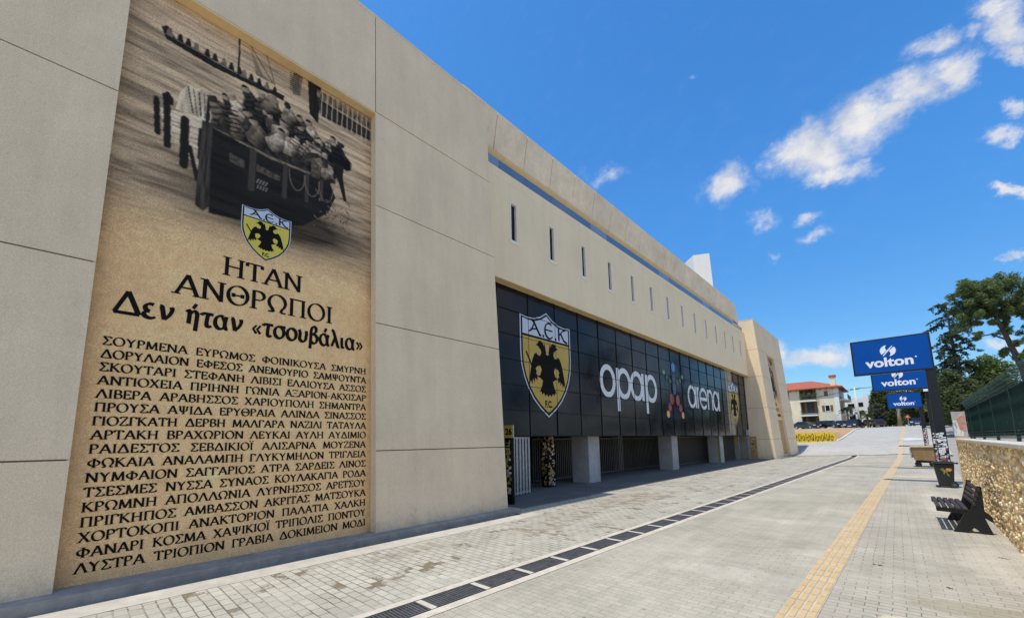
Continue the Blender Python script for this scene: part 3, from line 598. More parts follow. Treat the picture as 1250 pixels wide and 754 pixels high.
# upper wall with slit windows
WY = [10.54, 12.86, 15.24, 17.58, 19.99, 22.34, 24.69, 27.05, 29.38, 31.72, 34.05, 36.38, 38.66, 40.98]
ZB, ZT, ZW0, ZW1 = 7.64, 11.82, 9.21, 10.76; HW = .19
w = MB(); w.box(XW - .44, XW, YA, YB, ZB, ZW0); w.box(XW - .44, XW, YA, YB, ZW1, ZT)
ed = [YA] + [e for c in WY for e in (c - HW, c + HW)] + [YB]
for a, b in zip(ed[::2], ed[1::2]): w.box(XW - .44, XW, a, b, ZW0, ZW1)
w.build('upper_wall', M['cream2'], stad)
w = MB(); w.box(XW, XW + .003, YA, YB, 11.44, 11.455); w.build('wall_joint_line', M['conc'], stad)
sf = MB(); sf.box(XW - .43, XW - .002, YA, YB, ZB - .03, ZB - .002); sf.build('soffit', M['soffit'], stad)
for c in WY:
    f = MB(); y0, y1 = c - HW, c + HW; t = .045
    f.box(XW - .16, XW + .012, y0, y0 + t, ZW0 + t, ZW1); f.box(XW - .16, XW + .012, y1 - t, y1, ZW0 + t, ZW1)
    f.box(XW - .16, XW + .012, y0 + t, y1 - t, ZW1 - t, ZW1); f.box(XW - .16, XW + .03, y0 - .03, y1 + .03, ZW0 - .07, ZW0 + t)
    fo = f.build('window', M['trim'], stad)
    q = MB(); q.box(XW - .12, XW - .095, y0 + t, y1 - t, ZW0 + t, ZW1 - t); q.build('pane', M['pane'], fo)
# glass balustrade above it, recessed lit wall, leaning concrete parapet
n = 22; gy = np.linspace(YA, YB - .4, n + 1)
for i in range(n):
    q = MB(); q.box(XW - .08, XW - .06, gy[i] + .012, gy[i + 1] - .012, ZT, ZT + .40)
    q.build('balustrade_glass', M['balcony_glass'] if (i * 7) % 5 else M['balcony_glass2'] if 'balcony_glass2' in M else M['balcony_glass'], stad)
q = MB(); q.box(XW - .09, XW - .05, YA, YB - .4, ZT - .03, ZT); q.build('balustrade_rail', M['black_metal'], stad)
q = MB(); q.box(-11.3, -11.2, YA, YB, ZT - .2, 12.66); q.build('terrace_wall', M['cream2'], stad)
q = MB(); q.box(-11.2, XW - .45, YA, YB, ZT - .35, ZT - .3); q.build('terrace_floor', M['conc_pale'], stad)
PZ0, PZ1, LEAN = 12.62, 13.98, .19
pp = lambda x, y, z: (x + LEAN * (z - PZ0), y, z)
par = MB(); PX = XW - .16
n = 19; py = np.linspace(YA - .3, 39.9, n + 1)
for i in range(n):
    par.box(PX - .5, PX, py[i] + .012, py[i + 1] - .012, PZ0, PZ1, lambda p: pp(*p))
e0, e1 = 39.92, 42.6                                   # cut-off far end
for (xa, xb) in ((PX - .5, PX),):
    vs = [pp(xa, e0, PZ0), pp(xb, e0, PZ0), pp(xa - .2, e1, PZ0), pp(xb - .2, e1, PZ0), pp(xa, e0, PZ1), pp(xb, e0, PZ1), pp(xa - .2, e1, PZ0 + .25), pp(xb - .2, e1, PZ0 + .25)]
    par.add(vs, [(0, 2, 3, 1), (4, 5, 7, 6), (0, 1, 5, 4), (2, 6, 7, 3), (0, 4, 6, 2), (1, 3, 7, 5)])
par.build('parapet', M['conc'], stad, bevel=.012)
q = MB(); q.box(PX - .45, PX - .05, YA - .3, 39.9, PZ0 + .05, PZ1 - .03, lambda p: pp(*p)); q.build('parapet_joint', M['joint'], stad)
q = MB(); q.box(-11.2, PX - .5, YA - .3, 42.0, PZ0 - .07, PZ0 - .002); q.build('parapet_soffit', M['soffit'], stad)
q = MB(); q.prism([(PX - .004, PZ0 - .002), (PX - .26, PZ0 - .36), (PX - .5, PZ0 - .36), (PX - .5, PZ0 - .002)], lambda u, v, t: (u, t, v), YA - .3, 40.6); q.build('parapet_cove', M['soffit'], stad)  # strip slanted to catch bounce light, in the same light-tinted colour
q = MB(); q.box(-14.5, PX - .62, YA, 42.4, PZ0, PZ0 + .5); q.build('roof_slab', M['conc'], stad)
q = MB(); q.box(-11.5, -9.9, 42.2, 42.78, 12.0, 12.12); q.build('end_ledge', M['white_wall'], stad)
# white roof block
q = MB()
lo = [(-13.0, 40.8), (-11.45, 41.6), (-12.99, 43.2), (-14.6, 42.4)]; hi = [(-13.0, 40.9), (-11.68, 41.56), (-13.22, 43.1), (-14.54, 42.44)]
q.add([(x, y, 12) for x, y in lo] + [(x, y, 20.1) for x, y in hi], [(0, 3, 2, 1), (4, 5, 6, 7), (0, 1, 5, 4), (1, 2, 6, 5), (2, 3, 7, 6), (3, 0, 4, 7)])
q.build('roof_tower', M['white_wall'], stad)
# black glass street front
XP = -9.95; PW, PH = 1.71, .9233; PY0, PZB = 8.22, 2.11
gl = MB(); nrow = 6; ncol = 21
for i in range(-0, ncol):
    for j in range(nrow):
        ya, yb = PY0 + i * PW, min(PY0 + (i + 1) * PW, YB); za, zb = PZB + j * PH, PZB + (j + 1) * PH
        if ya > YB - .1: continue
        a1, a2 = rng.normal(0, .0035, 2)
        gl.box(XP - .062, XP - .012, ya + .01, yb - .01, za + .01, zb - .01, lambda p: (p[0] + a1 * (p[1] - ya) * .6 + a2 * (p[2] - za), p[1], p[2]))
gl.build('glass_front', M['black_glass'], stad)
q = MB(); q.box(XP - .12, XP - .085, YA, YB, PZB - .02, ZB - .03); q.build('glass_backing', M['seam'], stad)
q = MB()
for i in range(1, ncol):
    yc = PY0 + i * PW
    if yc < YB - .1: q.box(XP - .03, XP + .016, yc - .008, yc + .008, PZB, ZB - .03)
for j in range(0, nrow):
    zc = PZB + j * PH; q.box(XP - .03, XP + .0155, YA, YB, zc - .009, zc + .009)
q.build('glass_seam', M['seam'], stad)
# columns
for (y0, y1, x0, x1) in ((6.7, 7.7, -11.3, -10.4), (16.2, 17.15, -11.3, -10.38), (25.85, 26.8, -11.3, -10.42), (35.0, 35.9, -11.2, -10.3)):
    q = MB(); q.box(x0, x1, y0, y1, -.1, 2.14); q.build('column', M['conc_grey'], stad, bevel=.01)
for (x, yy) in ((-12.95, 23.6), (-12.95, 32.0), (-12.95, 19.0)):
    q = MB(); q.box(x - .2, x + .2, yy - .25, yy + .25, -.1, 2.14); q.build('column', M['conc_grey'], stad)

# sheets of bars closing the undercroft
def bar_gate(x, y0, y1, ztop, pitch, bw, m_, label, x1=None):
    x1 = x if x1 is None else x1
    f_ = lambda yy: x + (x1 - x) * (yy - y0) / (y1 - y0)
    g = thing('bar_gate', label, 'gate', (x, y0, zg(x, y0)), 'barred gates under the stadium')
    fr = MB()
    for zz in (.06, ztop - .08): fr.add(*(lambda mbx: (mbx.v, mbx.f))(MB().box(0, .05, y0, y1, zz, zz + .06, lambda p: (p[0] + f_(p[1]), p[1], p[2]))))
    fr.build('frame', m_, g)
    b = MB(); n = int((y1 - y0) / pitch)
    for i in range(n + 1):
        yy = y0 + (y1 - y0) * i / n
        b.box(f_(yy) - bw / 2 + .02, f_(yy) + bw / 2 + .02, yy - bw / 2, yy + bw / 2, .02, ztop)
    b.build('bars', m_, g)
bar_gate(-9.98, 10.35, 11.75, 2.08, .2, .085, M['gate_pale'], 'pale grey slatted gate close beside the near tower', -10.2)
bar_gate(-12.4, 14.6, 19.6, 2.05, .16, .05, M['gate'], 'dark barred gate behind the near concrete column')
bar_gate(-12.5, 20.0, 31.6, 2.05, .2, .05, M['gate'], 'long dim barred gate between the two middle concrete columns')
bar_gate(-11.6, 28.5, 36.0, 2.08, .17, .05, M['gate'], 'black barred gate left of the yellow striped column')
bar_gate(-10.95, 36.6, 41.6, 2.08, .2, .06, M['gate'], 'black barred gate right of the yellow striped column')

# stickers: many small pieces, seen as one worn layer
def stickers(name, fn, w, h0, h1, n, parent, mats, smin=.04, smax=.12):
    mbs = [MB() for _ in mats]
    for i in range(n):
        a, b = random.uniform(smin, smax), random.uniform(smin * .6, smax * .8)
        u0 = random.uniform(.005, max(.006, w - a - .005)); v0 = random.uniform(h0, h1 - b)
        k = random.choices(range(len(mats)), [6] + [1.2] * (len(mats) - 1))[0]; tt = .0015 + (i % 40) * .0004
        mbs[k].flat([(u0, v0), (min(u0 + a, w), v0), (min(u0 + a, w), v0 + b), (u0, v0 + b)], fn, tt)
    for k, m_ in enumerate(mats):
        if mbs[k].f: mbs[k].build(name, m_, parent)
M['st_white'] = mat('sticker_white', (.72, .72, .70), .6, noise=.35, nscale=60)
M['st_grey'] = mat('sticker_grey', (.32, .33, .34), .6, noise=.4, nscale=70)
M['st_red'] = mat('sticker_red', (.45, .05, .04), .6, noise=.3, nscale=60)
M['st_ochre'] = mat('sticker_ochre', (.36, .23, .075), .6, noise=.3, nscale=60)
M['st_blue'] = mat('sticker_blue', (.08, .18, .35), .6, noise=.3, nscale=60)
STM = [M['st_white'], M['st_grey'], M['st_ochre'], M['st_red'], M['st_blue'], M['black_ink']]
g = thing('sticker_covered_pillar', 'slim pillar plastered with torn ochre stickers under the black glass front', 'pillar', (-10.95, 14.0, 0))
q = MB(); q.box(-11.15, -10.8, 13.7, 14.2, 0, 2.13); q.build('shaft', M['black_ink'], g)
GM = [M['st_ochre'], M['black_ink'], M['st_white'], M['board_edge']]
stickers('sticker_layer', lambda u, v, t: (-11.15 + u, 13.7 - t, v), .35, .05, 2.1, 70, g, GM, .04, .14)
stickers('sticker_layer', lambda u, v, t: (-10.8 + t, 13.7 + u, v), .5, .05, 2.1, 90, g, GM, .04, .14)
g = thing('gate_number_post', 'gate post with yellow plate reading 26 at the corner of the near tower', 'post', (-9.1, 9.4, 0))
q = MB(); q.box(-9.06, -8.80, 9.36, 9.48, 0, 2.4); q.build('post', M['black_ink'], g)
stickers('sticker_layer', lambda u, v, t: (-9.06 + u, 9.36 - t, v), .26, .30, 2.0, 90, g, GM, .04, .12)
q = MB(); q.box(-9.05, -8.66, 9.30, 9.34, 2.02, 2.42); q.build('plate_frame', M['gate_pale'], g)
q = MB(); q.box(-9.03, -8.68, 9.292, 9.30, 2.04, 2.40); q.build('plate', M['gold'], g)
v, f = font_mesh('26', .27, .012); q = MB(); q.add([(-8.845 + a, 9.288, 2.125 + b) for a, b in v], f); q.build('lettering', M['black_ink'], g)
# yellow stripe on third column is paint on that column
q = MB(); q.box(-10.46, -10.30 + .004, 34.996, 34.999, .02, 2.1); q.build('yellow_stripe', M['lime'], stad)
# small gate, camera box and sticker post by the far tower
g = thing('side_gate', 'small grey barred gate beside the far tower', 'gate', (-10.2, 42.0, 0))
q = MB(); q.box(-10.95, -10.85, 41.9, 42.0, 0, 2.05); q.box(-9.95, -9.85, 42.05, 42.15, 0, 2.05); q.box(-10.85, -9.95, 41.95, 42.05, 1.95, 2.03); q.build('frame', M['gate_pale'], g)
q = MB()
for i in range(6): q.box(-10.8 + i * .16, -10.76 + i * .16, 41.96, 42.0, .05, 1.95)
q.build('bars', M['gate_pale'], g)
g = thing('camera_box', 'small grey camera box above the far side gate', 'camera box', (-10.1, 41.8, 2.1))
q = MB(); q.box(-10.35, -9.75, 41.7, 41.95, 2.12, 2.62); q.build('case', M['conc_grey'], g)
q = MB(); q.box(-10.25, -10.0, 41.65, 41.698, 2.2, 2.5); q.build('lens', M['black_ink'], g)
g = thing('ochre_gate_post', 'ochre sticker covered post at the foot of the far tower', 'post', (-9.6, 42.3, 0))
q = MB(); q.box(-9.85, -9.35, 42.2, 42.5, 0, 2.0); q.build('shaft', M['board'], g)
stickers('sticker_layer', lambda u, v, t: (-9.85 + u, 42.2 - t, v), .5, .5, 1.95, 40, g, GM, .05, .14)
g = thing('intercom_post', 'pale post with a yellow notice between far barred gates', 'post', (-10.7, 41.5, 0))
q = MB(); q.box(-10.95, -10.55, 41.3, 41.5, 0, 2.1); q.build('shaft', M['gate_pale'], g)
q = MB(); q.box(-10.90, -10.65, 41.29, 41.298, 1.25, 1.95); q.build('notice', M['gold'], g)

# ------------------------------------------------------------------ crest (shared design), u 0..1, v 0..1
def shield_outline(k=0.):
    """k insets the outline"""
    top = [(0, .915), (.12, .905), (.25, .912), (.38, .945), (.5, 1.0), (.62, .945), (.75, .912), (.88, .905), (1, .915)]
    right = [(1, .75), (1, .58), (.985, .46), (.945, .36), (.88, .26), (.78, .16), (.66, .08), (.5, 0)]
    pts = top + right + [(1 - a, b) for a, b in right[-2::-1]]
    c = (.5, .55)
    return [(c[0] + (a - c[0]) * (1 - 2 * k), c[1] + (b - c[1]) * (1 - 2 * k * .82)) for a, b in pts]
HALF = [(0, .585), (.04, .60), (.055, .655), (.09, .70), (.125, .715), (.165, .705), (.185, .68), (.225, .665), (.18, .655), (.155, .64), (.135, .615), (.145, .585), (.17, .575), (.205, .595),
        (.25, .575), (.29, .52), (.32, .44), (.345, .36), (.365, .275), (.325, .325), (.30, .29), (.285, .345), (.255, .31), (.245, .355), (.21, .33), (.20, .37), (.15, .36),
        (.10, .34), (.12, .29), (.17, .225), (.135, .235), (.12, .205), (.09, .225), (.06, .195), (.03, .215), (0, .19)]
def crest(root, fn, w, h, t0, white, gold, black, step=.004, fc=True):
    """fn(u metres, v metres, t). layers stand a few mm apart"""
    def lay(name, pts, m_, t, parent=root):
        q = MB(); q.prism([(a * w, b * h) for a, b in pts], fn, t0 + t - step * .9, t0 + t); return q.build(name, m_, parent)
    lay('border', shield_outline(0), white, step); lay('outline', shield_outline(.018), black, 2 * step)
    fi = shield_outline(.045); zc = .735
    low = [p for p in fi if p[1] < zc]
    xl = min(p[0] for p in low); xr = max(p[0] for p in low)
    # split field at the dividing line
    yel = [(xl, zc - .008)] + [p for p in fi[::-1] if p[1] < zc - .008 and p[0] <= .5][0:0]
    rightside = [p for p in fi if p[1] < zc - .01 and p[0] >= .5]; leftside = [p for p in fi if p[1] < zc - .01 and p[0] < .5]
    lay('field', [(xr, zc - .01)] + rightside + leftside + [(xl, zc - .01)], gold, 3 * step)
    up = [p for p in fi if p[1] > zc + .01]
    upl = [p for p in up]
    # outline order: top (left->right) then right side, then left side; keep cyclic order starting at left
    i0 = [i for i, p in enumerate(fi) if p[1] > zc + .01]
    seq = [p for p in fi if p[1] > zc + .01]
    right_tail = [p for p in seq if p[0] > .9 and p[1] < .85]; left_tail = [p for p in seq if p[0] < .1 and p[1] < .85]
    topp = [p for p in seq if p[1] >= .85]
    lay('band', topp + right_tail + [(xr, zc + .01), (xl, zc + .01)] + left_tail, white, 3 * step)
    eag = [(.5 + a, b) for a, b in HALF] + [(.5 - a, b) for a, b in HALF[-2:0:-1]]
    q = MB(); q.flat([(a * w, b * h) for a, b in eag], fn, t0 + 4 * step)
    ik = Ink(lambda u, v, t: fn(u * w, v * h, t), t0 + 4 * step + .0008)
    ik.stroke([(.10, .585), (.20, .46)], .022); ik.stroke([(.19, .44), (.24, .40)], .05); ik.stroke([(.47, .60), (.44, .69)], .018); ik.stroke([(.53, .60), (.56, .69)], .018)
    q.add(ik.mb.v, ik.mb.f); q.build('eagle', black, root)
    ik = Ink(lambda u, v, t: fn(u * w, v * h, t), t0 + 5 * step)
    for sgn in (-1, 1):
        ik.poly([(.5 + sgn * a, b) for a, b in ((.12, .44), (.15, .475), (.20, .465), (.235, .44), (.215, .42), (.225, .395), (.19, .375), (.15, .39))])
        ik.poly([(.5 + sgn * a, b) for a, b in ((.135, .635), (.12, .60), (.15, .565), (.20, .575), (.215, .60), (.185, .615), (.165, .60))][::1])
    ik.mb.build('eagle_gap', gold, root)
    ik = Ink(lambda u, v, t: fn(u * w, v * h, t), t0 + 4 * step + .0006)
    lw = lambda dx, dy: nib(dx, dy, .034, .014)
    ik.stroke([(.15, .775), (.20, .79), (.27, .875)], lw); ik.stroke([(.215, .895), (.26, .87), (.36, .765), (.39, .765)], lw); ik.stroke([(.19, .80), (.30, .815)], .014)
    ik.stroke([(.415, .765), (.445, .765)], .026)
    ik.stroke(arc(.55, .83, .085, .075, 55, 320, 16), lw); ik.stroke([(.47, .835), (.62, .835)], .014)
    ik.stroke([(.665, .765), (.695, .765)], .026)
    ik.stroke([(.75, .76), (.75, .895)], lw); ik.stroke([(.90, .885), (.84, .87), (.76, .82)], lw); ik.stroke([(.79, .835), (.86, .77), (.93, .755)], lw)
    ik.mb.build('lettering', black, root)
    v, f = font_mesh('F.C.', .085, .004); q = MB(); q.add([fn((.5 + a * h / w * .8) * w, (.095 + b) * h, t0 + 4 * step) for a, b in v], f); q.build('lettering', black, root)

# ------------------------------------------------------------------ mural
def paint_mural():
    CW = .0125
    ys = np.arange(YM0 - .12, YM1 + .13, CW); zs = np.concatenate([np.linspace(-.12, 5.2, 90)[:-1], np.arange(5.2, ZM + .12, CW)])
    Y, Z = np.meshgrid(ys, zs); n = Y.shape
    def vnoise(sy, sz, seed):
        r = np.random.default_rng(seed); g = r.random((int(12 / sz) + 4, int(6 / sy) + 4))
        a = (Y + .5) / sy; b = (Z + .5) / sz; i = np.floor(a).astype(int); j = np.floor(b).astype(int); a -= i; b -= j
        a = a * a * (3 - 2 * a); b = b * b * (3 - 2 * b)
        return (g[j, i] * (1 - a) + g[j, i + 1] * a) * (1 - b) + (g[j + 1, i] * (1 - a) + g[j + 1, i + 1] * a) * b
    def inside(P):
        P = np.array(P); ins = np.zeros(n, bool); x, z = P[:, 0], P[:, 1]; m_ = len(P)
        for i in range(m_):
            k = (i - 1) % m_; c_ = (z[i] > Z) != (z[k] > Z)
            with np.errstate(divide='ignore', invalid='ignore'): ins ^= c_ & (Y < (x[k] - x[i]) * (Z - z[i]) / (z[k] - z[i] + 1e-12) + x[i])
        return ins
    tan = np.array([.90, .575, .275]); dk = np.array([.018, .015, .013])
    C = np.ones(n + (3,)) * tan
    br = .86 + .40 * vnoise(.5, .4, 1) * .3 + .18 * vnoise(.09, .07, 2) + .10 * (vnoise(.03, .03, 3) - .5)
    C *= br[..., None]
    # paler fibres and creases of the old paper
    for k in range(26):
        y0, z0 = rng.uniform(.2, 4.2), rng.uniform(.5, 5.6); d = np.abs((Z - z0) + .22 * (Y - y0) + .05 * np.sin(3 * (Y - y0) + k)); ln = np.abs(Y - y0) < rng.uniform(.15, .7)
        C[(d < .012) & ln] *= 1.16
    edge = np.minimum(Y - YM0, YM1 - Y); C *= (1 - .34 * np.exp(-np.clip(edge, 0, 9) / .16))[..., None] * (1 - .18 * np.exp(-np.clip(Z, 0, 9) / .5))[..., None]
    # sea: streaks running along the print, darker towards the top
    up = np.clip((Z - 5.35) / .9, 0, 1)
    st = vnoise(.55, .045, 5) * .5 + vnoise(.22, .022, 6) * .35 + vnoise(.9, .14, 7) * .35
    wv = np.clip((st - .52) * 3.6, -1, 1)
    sea = np.array([.50, .355, .215])[None, None] * (1.0 + .55 * wv[..., None]) * (.85 + .3 * vnoise(1.4, .7, 8))[..., None]
    sky_ = np.clip((Z - 8.6) / 1.0, 0, 1)[..., None]; sea = sea * (1 - .25 * sky_) + np.array([.62, .44, .27]) * .25 * sky_
    C = C * (1 - up[..., None]) + sea * up[..., None]
    # a darker swell on the left
    sw = np.exp(-((Z - (7.85 - .12 * Y)) / .16) ** 2) * np.clip(1.6 - Y, 0, 1); C *= (1 - .55 * sw)[..., None]
    shd = np.exp(-(((Y - 2.45) / 1.7) ** 2 + ((Z - 6.4) / .62) ** 2) * 1.0) * up; C *= (1 - .9 * np.clip(shd * 1.5, 0, 1))[..., None]
    def fill(P, c_, tex=.25, seed=20, s=(.05, .05)):
        k = inside(P); t_ = 1 + tex * 2 * (vnoise(s[0], s[1], seed) - .5); C[k] = (np.array(c_)[None] * t_[k][:, None])
    def line(p, q, w_, c_):
        p, q = np.array(p), np.array(q); d = q - p; l2 = d @ d; t_ = np.clip(((Y - p[0]) * d[0] + (Z - p[1]) * d[1]) / l2, 0, 1)
        k = np.hypot(Y - p[0] - t_ * d[0], Z - p[1] - t_ * d[1]) < w_ / 2; C[k] = c_
    lt = (.74, .57, .385); md = (.20, .15, .10); DK = (.017, .014, .011)
    # far rowing barge with mast and sail
    fill([(.42, 9.32), (.50, 9.12), (1.2, 9.06), (2.42, 9.16), (2.44, 9.30), (1.6, 9.22), (.62, 9.24), (.5, 9.42)], DK, .8, 31, (.06, .02))
    fill([(.62, 9.25), (1.6, 9.225), (2.3, 9.28), (2.3, 9.25), (1.6, 9.19), (.62, 9.21)], md, .6, 32)
    line((1.60, 9.2), (1.58, 10.1), .035, DK); line((1.72, 10.1), (2.2, 9.45), .018, DK); line((2.05, 10.1), (2.25, 9.4), .014, DK)
    fill([(1.78, 9.95), (2.02, 9.5), (2.28, 9.42), (1.9, 9.42)], (.24, .18, .115), .4, 33)
    for k in range(14): 
        y0 = .5 + k * .13 + rng.uniform(-.03, .03); fill([(y0, 9.22), (y0 + .02, 9.36), (y0 + .06, 9.40), (y0 + .09, 9.3), (y0 + .1, 9.22)], DK if k % 3 else md, .5, 40 + k)
    # steamer on the right edge
    fill([(2.88, 10.2), (2.95, 9.2), (3.14, 9.05), (3.2, 10.2)], DK, .6, 50, (.03, .2))
    fill([(3.1, 9.72), (4.6, 9.62), (4.6, 9.38), (3.2, 9.30)], (.045, .036, .028), .7, 51, (.3, .02)); fill([(3.1, 9.95), (4.6, 9.9), (4.6, 9.68), (3.1, 9.74)], md, .9, 52, (.035, .08))
    for k in range(22): line((3.2 + k * .06, 9.3), (3.22 + k * .06, 9.98), .012, DK if k % 2 else lt)
    fill([(2.55, 9.75), (2.62, 10.1), (2.8, 10.1), (2.74, 9.5), (2.6, 9.45)], md, .5, 53)
    for k in range(9): line((2.52, 9.55 + k * .05), (2.72, 9.60 + k * .05), .018, DK)
    # near boat: pale far flank with dark fenders, post, dark hull
    fill([(.52, 7.72), (.80, 7.80), (1.14, 7.98), (1.17, 6.75), (.92, 7.0), (.7, 7.25), (.58, 7.45)], (.74, .57, .385), .35, 60, (.4, .03))
    for z_ in (7.55, 7.32, 7.12): line((.58, z_ - .02), (1.15, z_ + .1), .014, md)
    for (ya, za, yb, zb, w_) in ((.46, 7.86, .52, 7.22, .085), (.60, 7.86, .66, 7.05, .10), (.86, 7.70, .90, 6.80, .13), (.96, 7.2, 1.10, 6.62, .07), (1.10, 7.62, 1.12, 7.05, .09)):
        line((ya, za), (yb, zb), w_, DK)
    fill([(.55, 7.86), (.52, 8.0), (.6, 8.1), (.68, 8.0), (.68, 7.86)], DK)
    fill([(1.10, 8.02), (1.24, 8.08), (1.30, 7.9), (1.32, 6.2), (1.22, 6.05), (1.10, 6.12)], (.055, .044, .034), .7, 61, (.03, .3))
    fill([(1.26, 7.84), (1.7, 7.72), (2.25, 7.70), (2.85, 7.72), (3.42, 7.76), (3.56, 7.4), (3.4, 6.95), (2.9, 6.45), (2.2, 6.15), (1.3, 6.05)], DK, .5, 62, (.5, .08))
    fill([(1.26, 7.86), (2.25, 7.73), (3.4, 7.79), (3.4, 7.73), (2.25, 7.66), (1.26, 7.78)], (.22, .165, .11), .5, 63, (.1, .03))
    for (ya, w_, z0, z1) in ((1.93, .12, 7.66, 6.85), (2.52, .09, 7.66, 6.95), (2.95, .07, 7.68, 7.05), (3.25, .06, 7.7, 7.2)): line((ya, z0), (ya, z1), w_, (.065, .052, .04))
    fill([(1.55, 7.42), (1.80, 7.38), (1.80, 7.2), (1.55, 7.24)], (.09, .07, .05), .6, 64); fill([(2.0, 7.42), (2.42, 7.36), (2.42, 7.24), (2.0, 7.26)], (.10, .08, .055), .6, 65)
    for k in range(4): line((2.02 + k * .05, 7.02), (2.05 + k * .05, 7.10), .02, (.25, .22, .18)); line((2.03 + k * .05, 6.9), (2.05 + k * .05, 6.97), .02, (.25, .22, .18))
    for k in range(3):
        for a_, b_ in zip(arc(2.75 + k * .3, 7.62, .16, .42, 180, 360, 12), arc(2.75 + k * .3, 7.62, .16, .42, 180, 360, 12)[1:]): line(a_, b_, .016, (.20, .16, .11))
    # bundle of cloth at the stern
    fill([(.72, 7.82), (.76, 8.2), (.86, 8.42), (1.05, 8.46), (1.25, 8.30), (1.34, 7.98), (1.2, 7.84), (1.0, 7.86)], lt, .45, 70, (.05, .3))
    for k in range(5): line((.86 + k * .08, 8.38), (.96 + k * .06, 7.9), .022, md if k % 2 else DK)
    line((1.18, 7.85), (1.17, 8.46), .05, DK)
    # crowd: seated people wrapped in shawls
    r = np.random.default_rng(5)
    def person(cy, cz, s_, c_, lean):
        rot = lean * .6; cr_, sr_ = math.cos(rot), math.sin(rot)
        def tf(a, b): return (cy + s_ * (cr_ * a + sr_ * b), cz + s_ * (-sr_ * a + cr_ * b))
        body = [(a + r.uniform(-.10, .10), b + r.uniform(-.08, .08)) for a, b in ((-.40, -.05), (-.42, .22), (-.34, .50), (-.20, .74), (-.06, .84), (.08, .84), (.22, .72), (.34, .48), (.46, .24), (.54, -.02), (.28, -.16), (-.1, -.2))]
        k = inside([tf(a, b) for a, b in body])
        u_ = ((Y - cy) * cr_ - (Z - cz) * sr_) / s_; v_ = ((Y - cy) * sr_ + (Z - cz) * cr_) / s_
        shade = np.clip(.28 + .95 * v_ - .85 * u_, .07, 1.5)
        sd_ = int(cy * 1000) % 977; w_ = vnoise(.06, .06, sd_); fold = .80 + .34 * np.sin((u_ * r.uniform(6, 12) + w_ * 4.5 + v_ * r.uniform(-3, 3)))
        fold = np.clip(fold, .12, 1.3)
        C[k] = np.array(c_)[None] * (shade * fold)[k][:, None]
        if r.random() < .3:
            st_ = k & (np.sin(v_ * 26) > .1); C[st_] *= .3
        rim = inside([tf(a * 1.10, b * 1.06) for a, b in body]) & ~k; C[rim] *= .35
        hd = np.hypot((u_ - .0) / .17, (v_ - .95) / .20) < 1
        C[hd] = np.array((.50, .36, .235) if r.random() < .7 else (.05, .04, .03)) * np.clip(.7 - 2.2 * u_, .25, 1.4)[hd][:, None]
        cap = hd & (v_ > 1.0); C[cap] = DK if r.random() < .6 else (.55, .42, .28)
        arm = [tf(a, b) for a, b in ((.1, .62), (.36, .30), (.30, .22), (.02, .52))]; ka = inside(arm); C[ka] = C[ka] * 1.5 + .02
    cols = [(.85, .66, .44), (.52, .39, .26), (.12, .09, .065), (.5, .38, .26), (.06, .05, .04), (.27, .20, .13), (.68, .54, .38)]
    fill([(1.25, 7.8), (1.4, 8.3), (1.9, 8.7), (2.5, 8.9), (3.1, 8.75), (3.55, 8.5), (3.7, 8.0), (3.45, 7.8), (2.6, 7.73), (1.9, 7.74)], (.035, .028, .022), .8, 80)
    for row, (za, n_) in enumerate(((8.60, 6), (8.36, 8), (8.12, 8), (7.90, 8))):
        for i in range(n_):
            cy = 1.42 + (2.2 if row else 1.9) * (i + .3 + r.uniform(-.3, .3)) / n_ + (.35 if row == 0 else 0); cz = za + .16 * math.sin((cy - 1.4) * 1.5) - .12 + r.uniform(-.05, .05)
            person(cy, cz, r.uniform(.32, .50), cols[r.integers(len(cols))], r.uniform(-.9, .5))
    for k in range(6): line((1.36 + .03 * k, 8.30 - k * .085), (1.62 + .02 * k, 8.36 - k * .085), .03, DK)
    person(2.2, 8.75, .42, (.30, .23, .15), .1); person(2.55, 8.72, .40, (.44, .34, .23), -.2); person(3.62, 8.35, .52, (.022, .019, .017), .15)
    fill([(3.5, 8.3), (3.6, 7.9), (3.75, 7.4), (3.82, 7.42), (3.72, 8.0), (3.75, 8.3)], DK)
    for k in range(60):                                 # broken water under the bow
        y0, z0 = 3.1 + r.random() * .8, 6.55 + r.random() * .9; line((y0, z0), (y0 + r.uniform(-.1, .1), z0 - r.uniform(.02, .09)), .015, DK if k % 3 else (.25, .19, .13))
    P_ = C[zs > 5.25]; soft = P_.copy()
    for _ in range(2):
        q_ = np.pad(soft, ((1, 1), (1, 1), (0, 0)), 'edge'); soft = (q_[:-2, 1:-1] + q_[2:, 1:-1] + q_[1:-1, :-2] + q_[1:-1, 2:] + 2 * q_[1:-1, 1:-1]) / 6
    C[zs > 5.25] = (.45 * P_ + .55 * soft) * (1 + .22 * rng.normal(0, 1, P_.shape[:2]).clip(-1.5, 1.5)[..., None] * .5)
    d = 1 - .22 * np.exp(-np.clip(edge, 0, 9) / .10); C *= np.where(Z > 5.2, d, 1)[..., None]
    return ys, zs, np.clip(C, .006, .9)

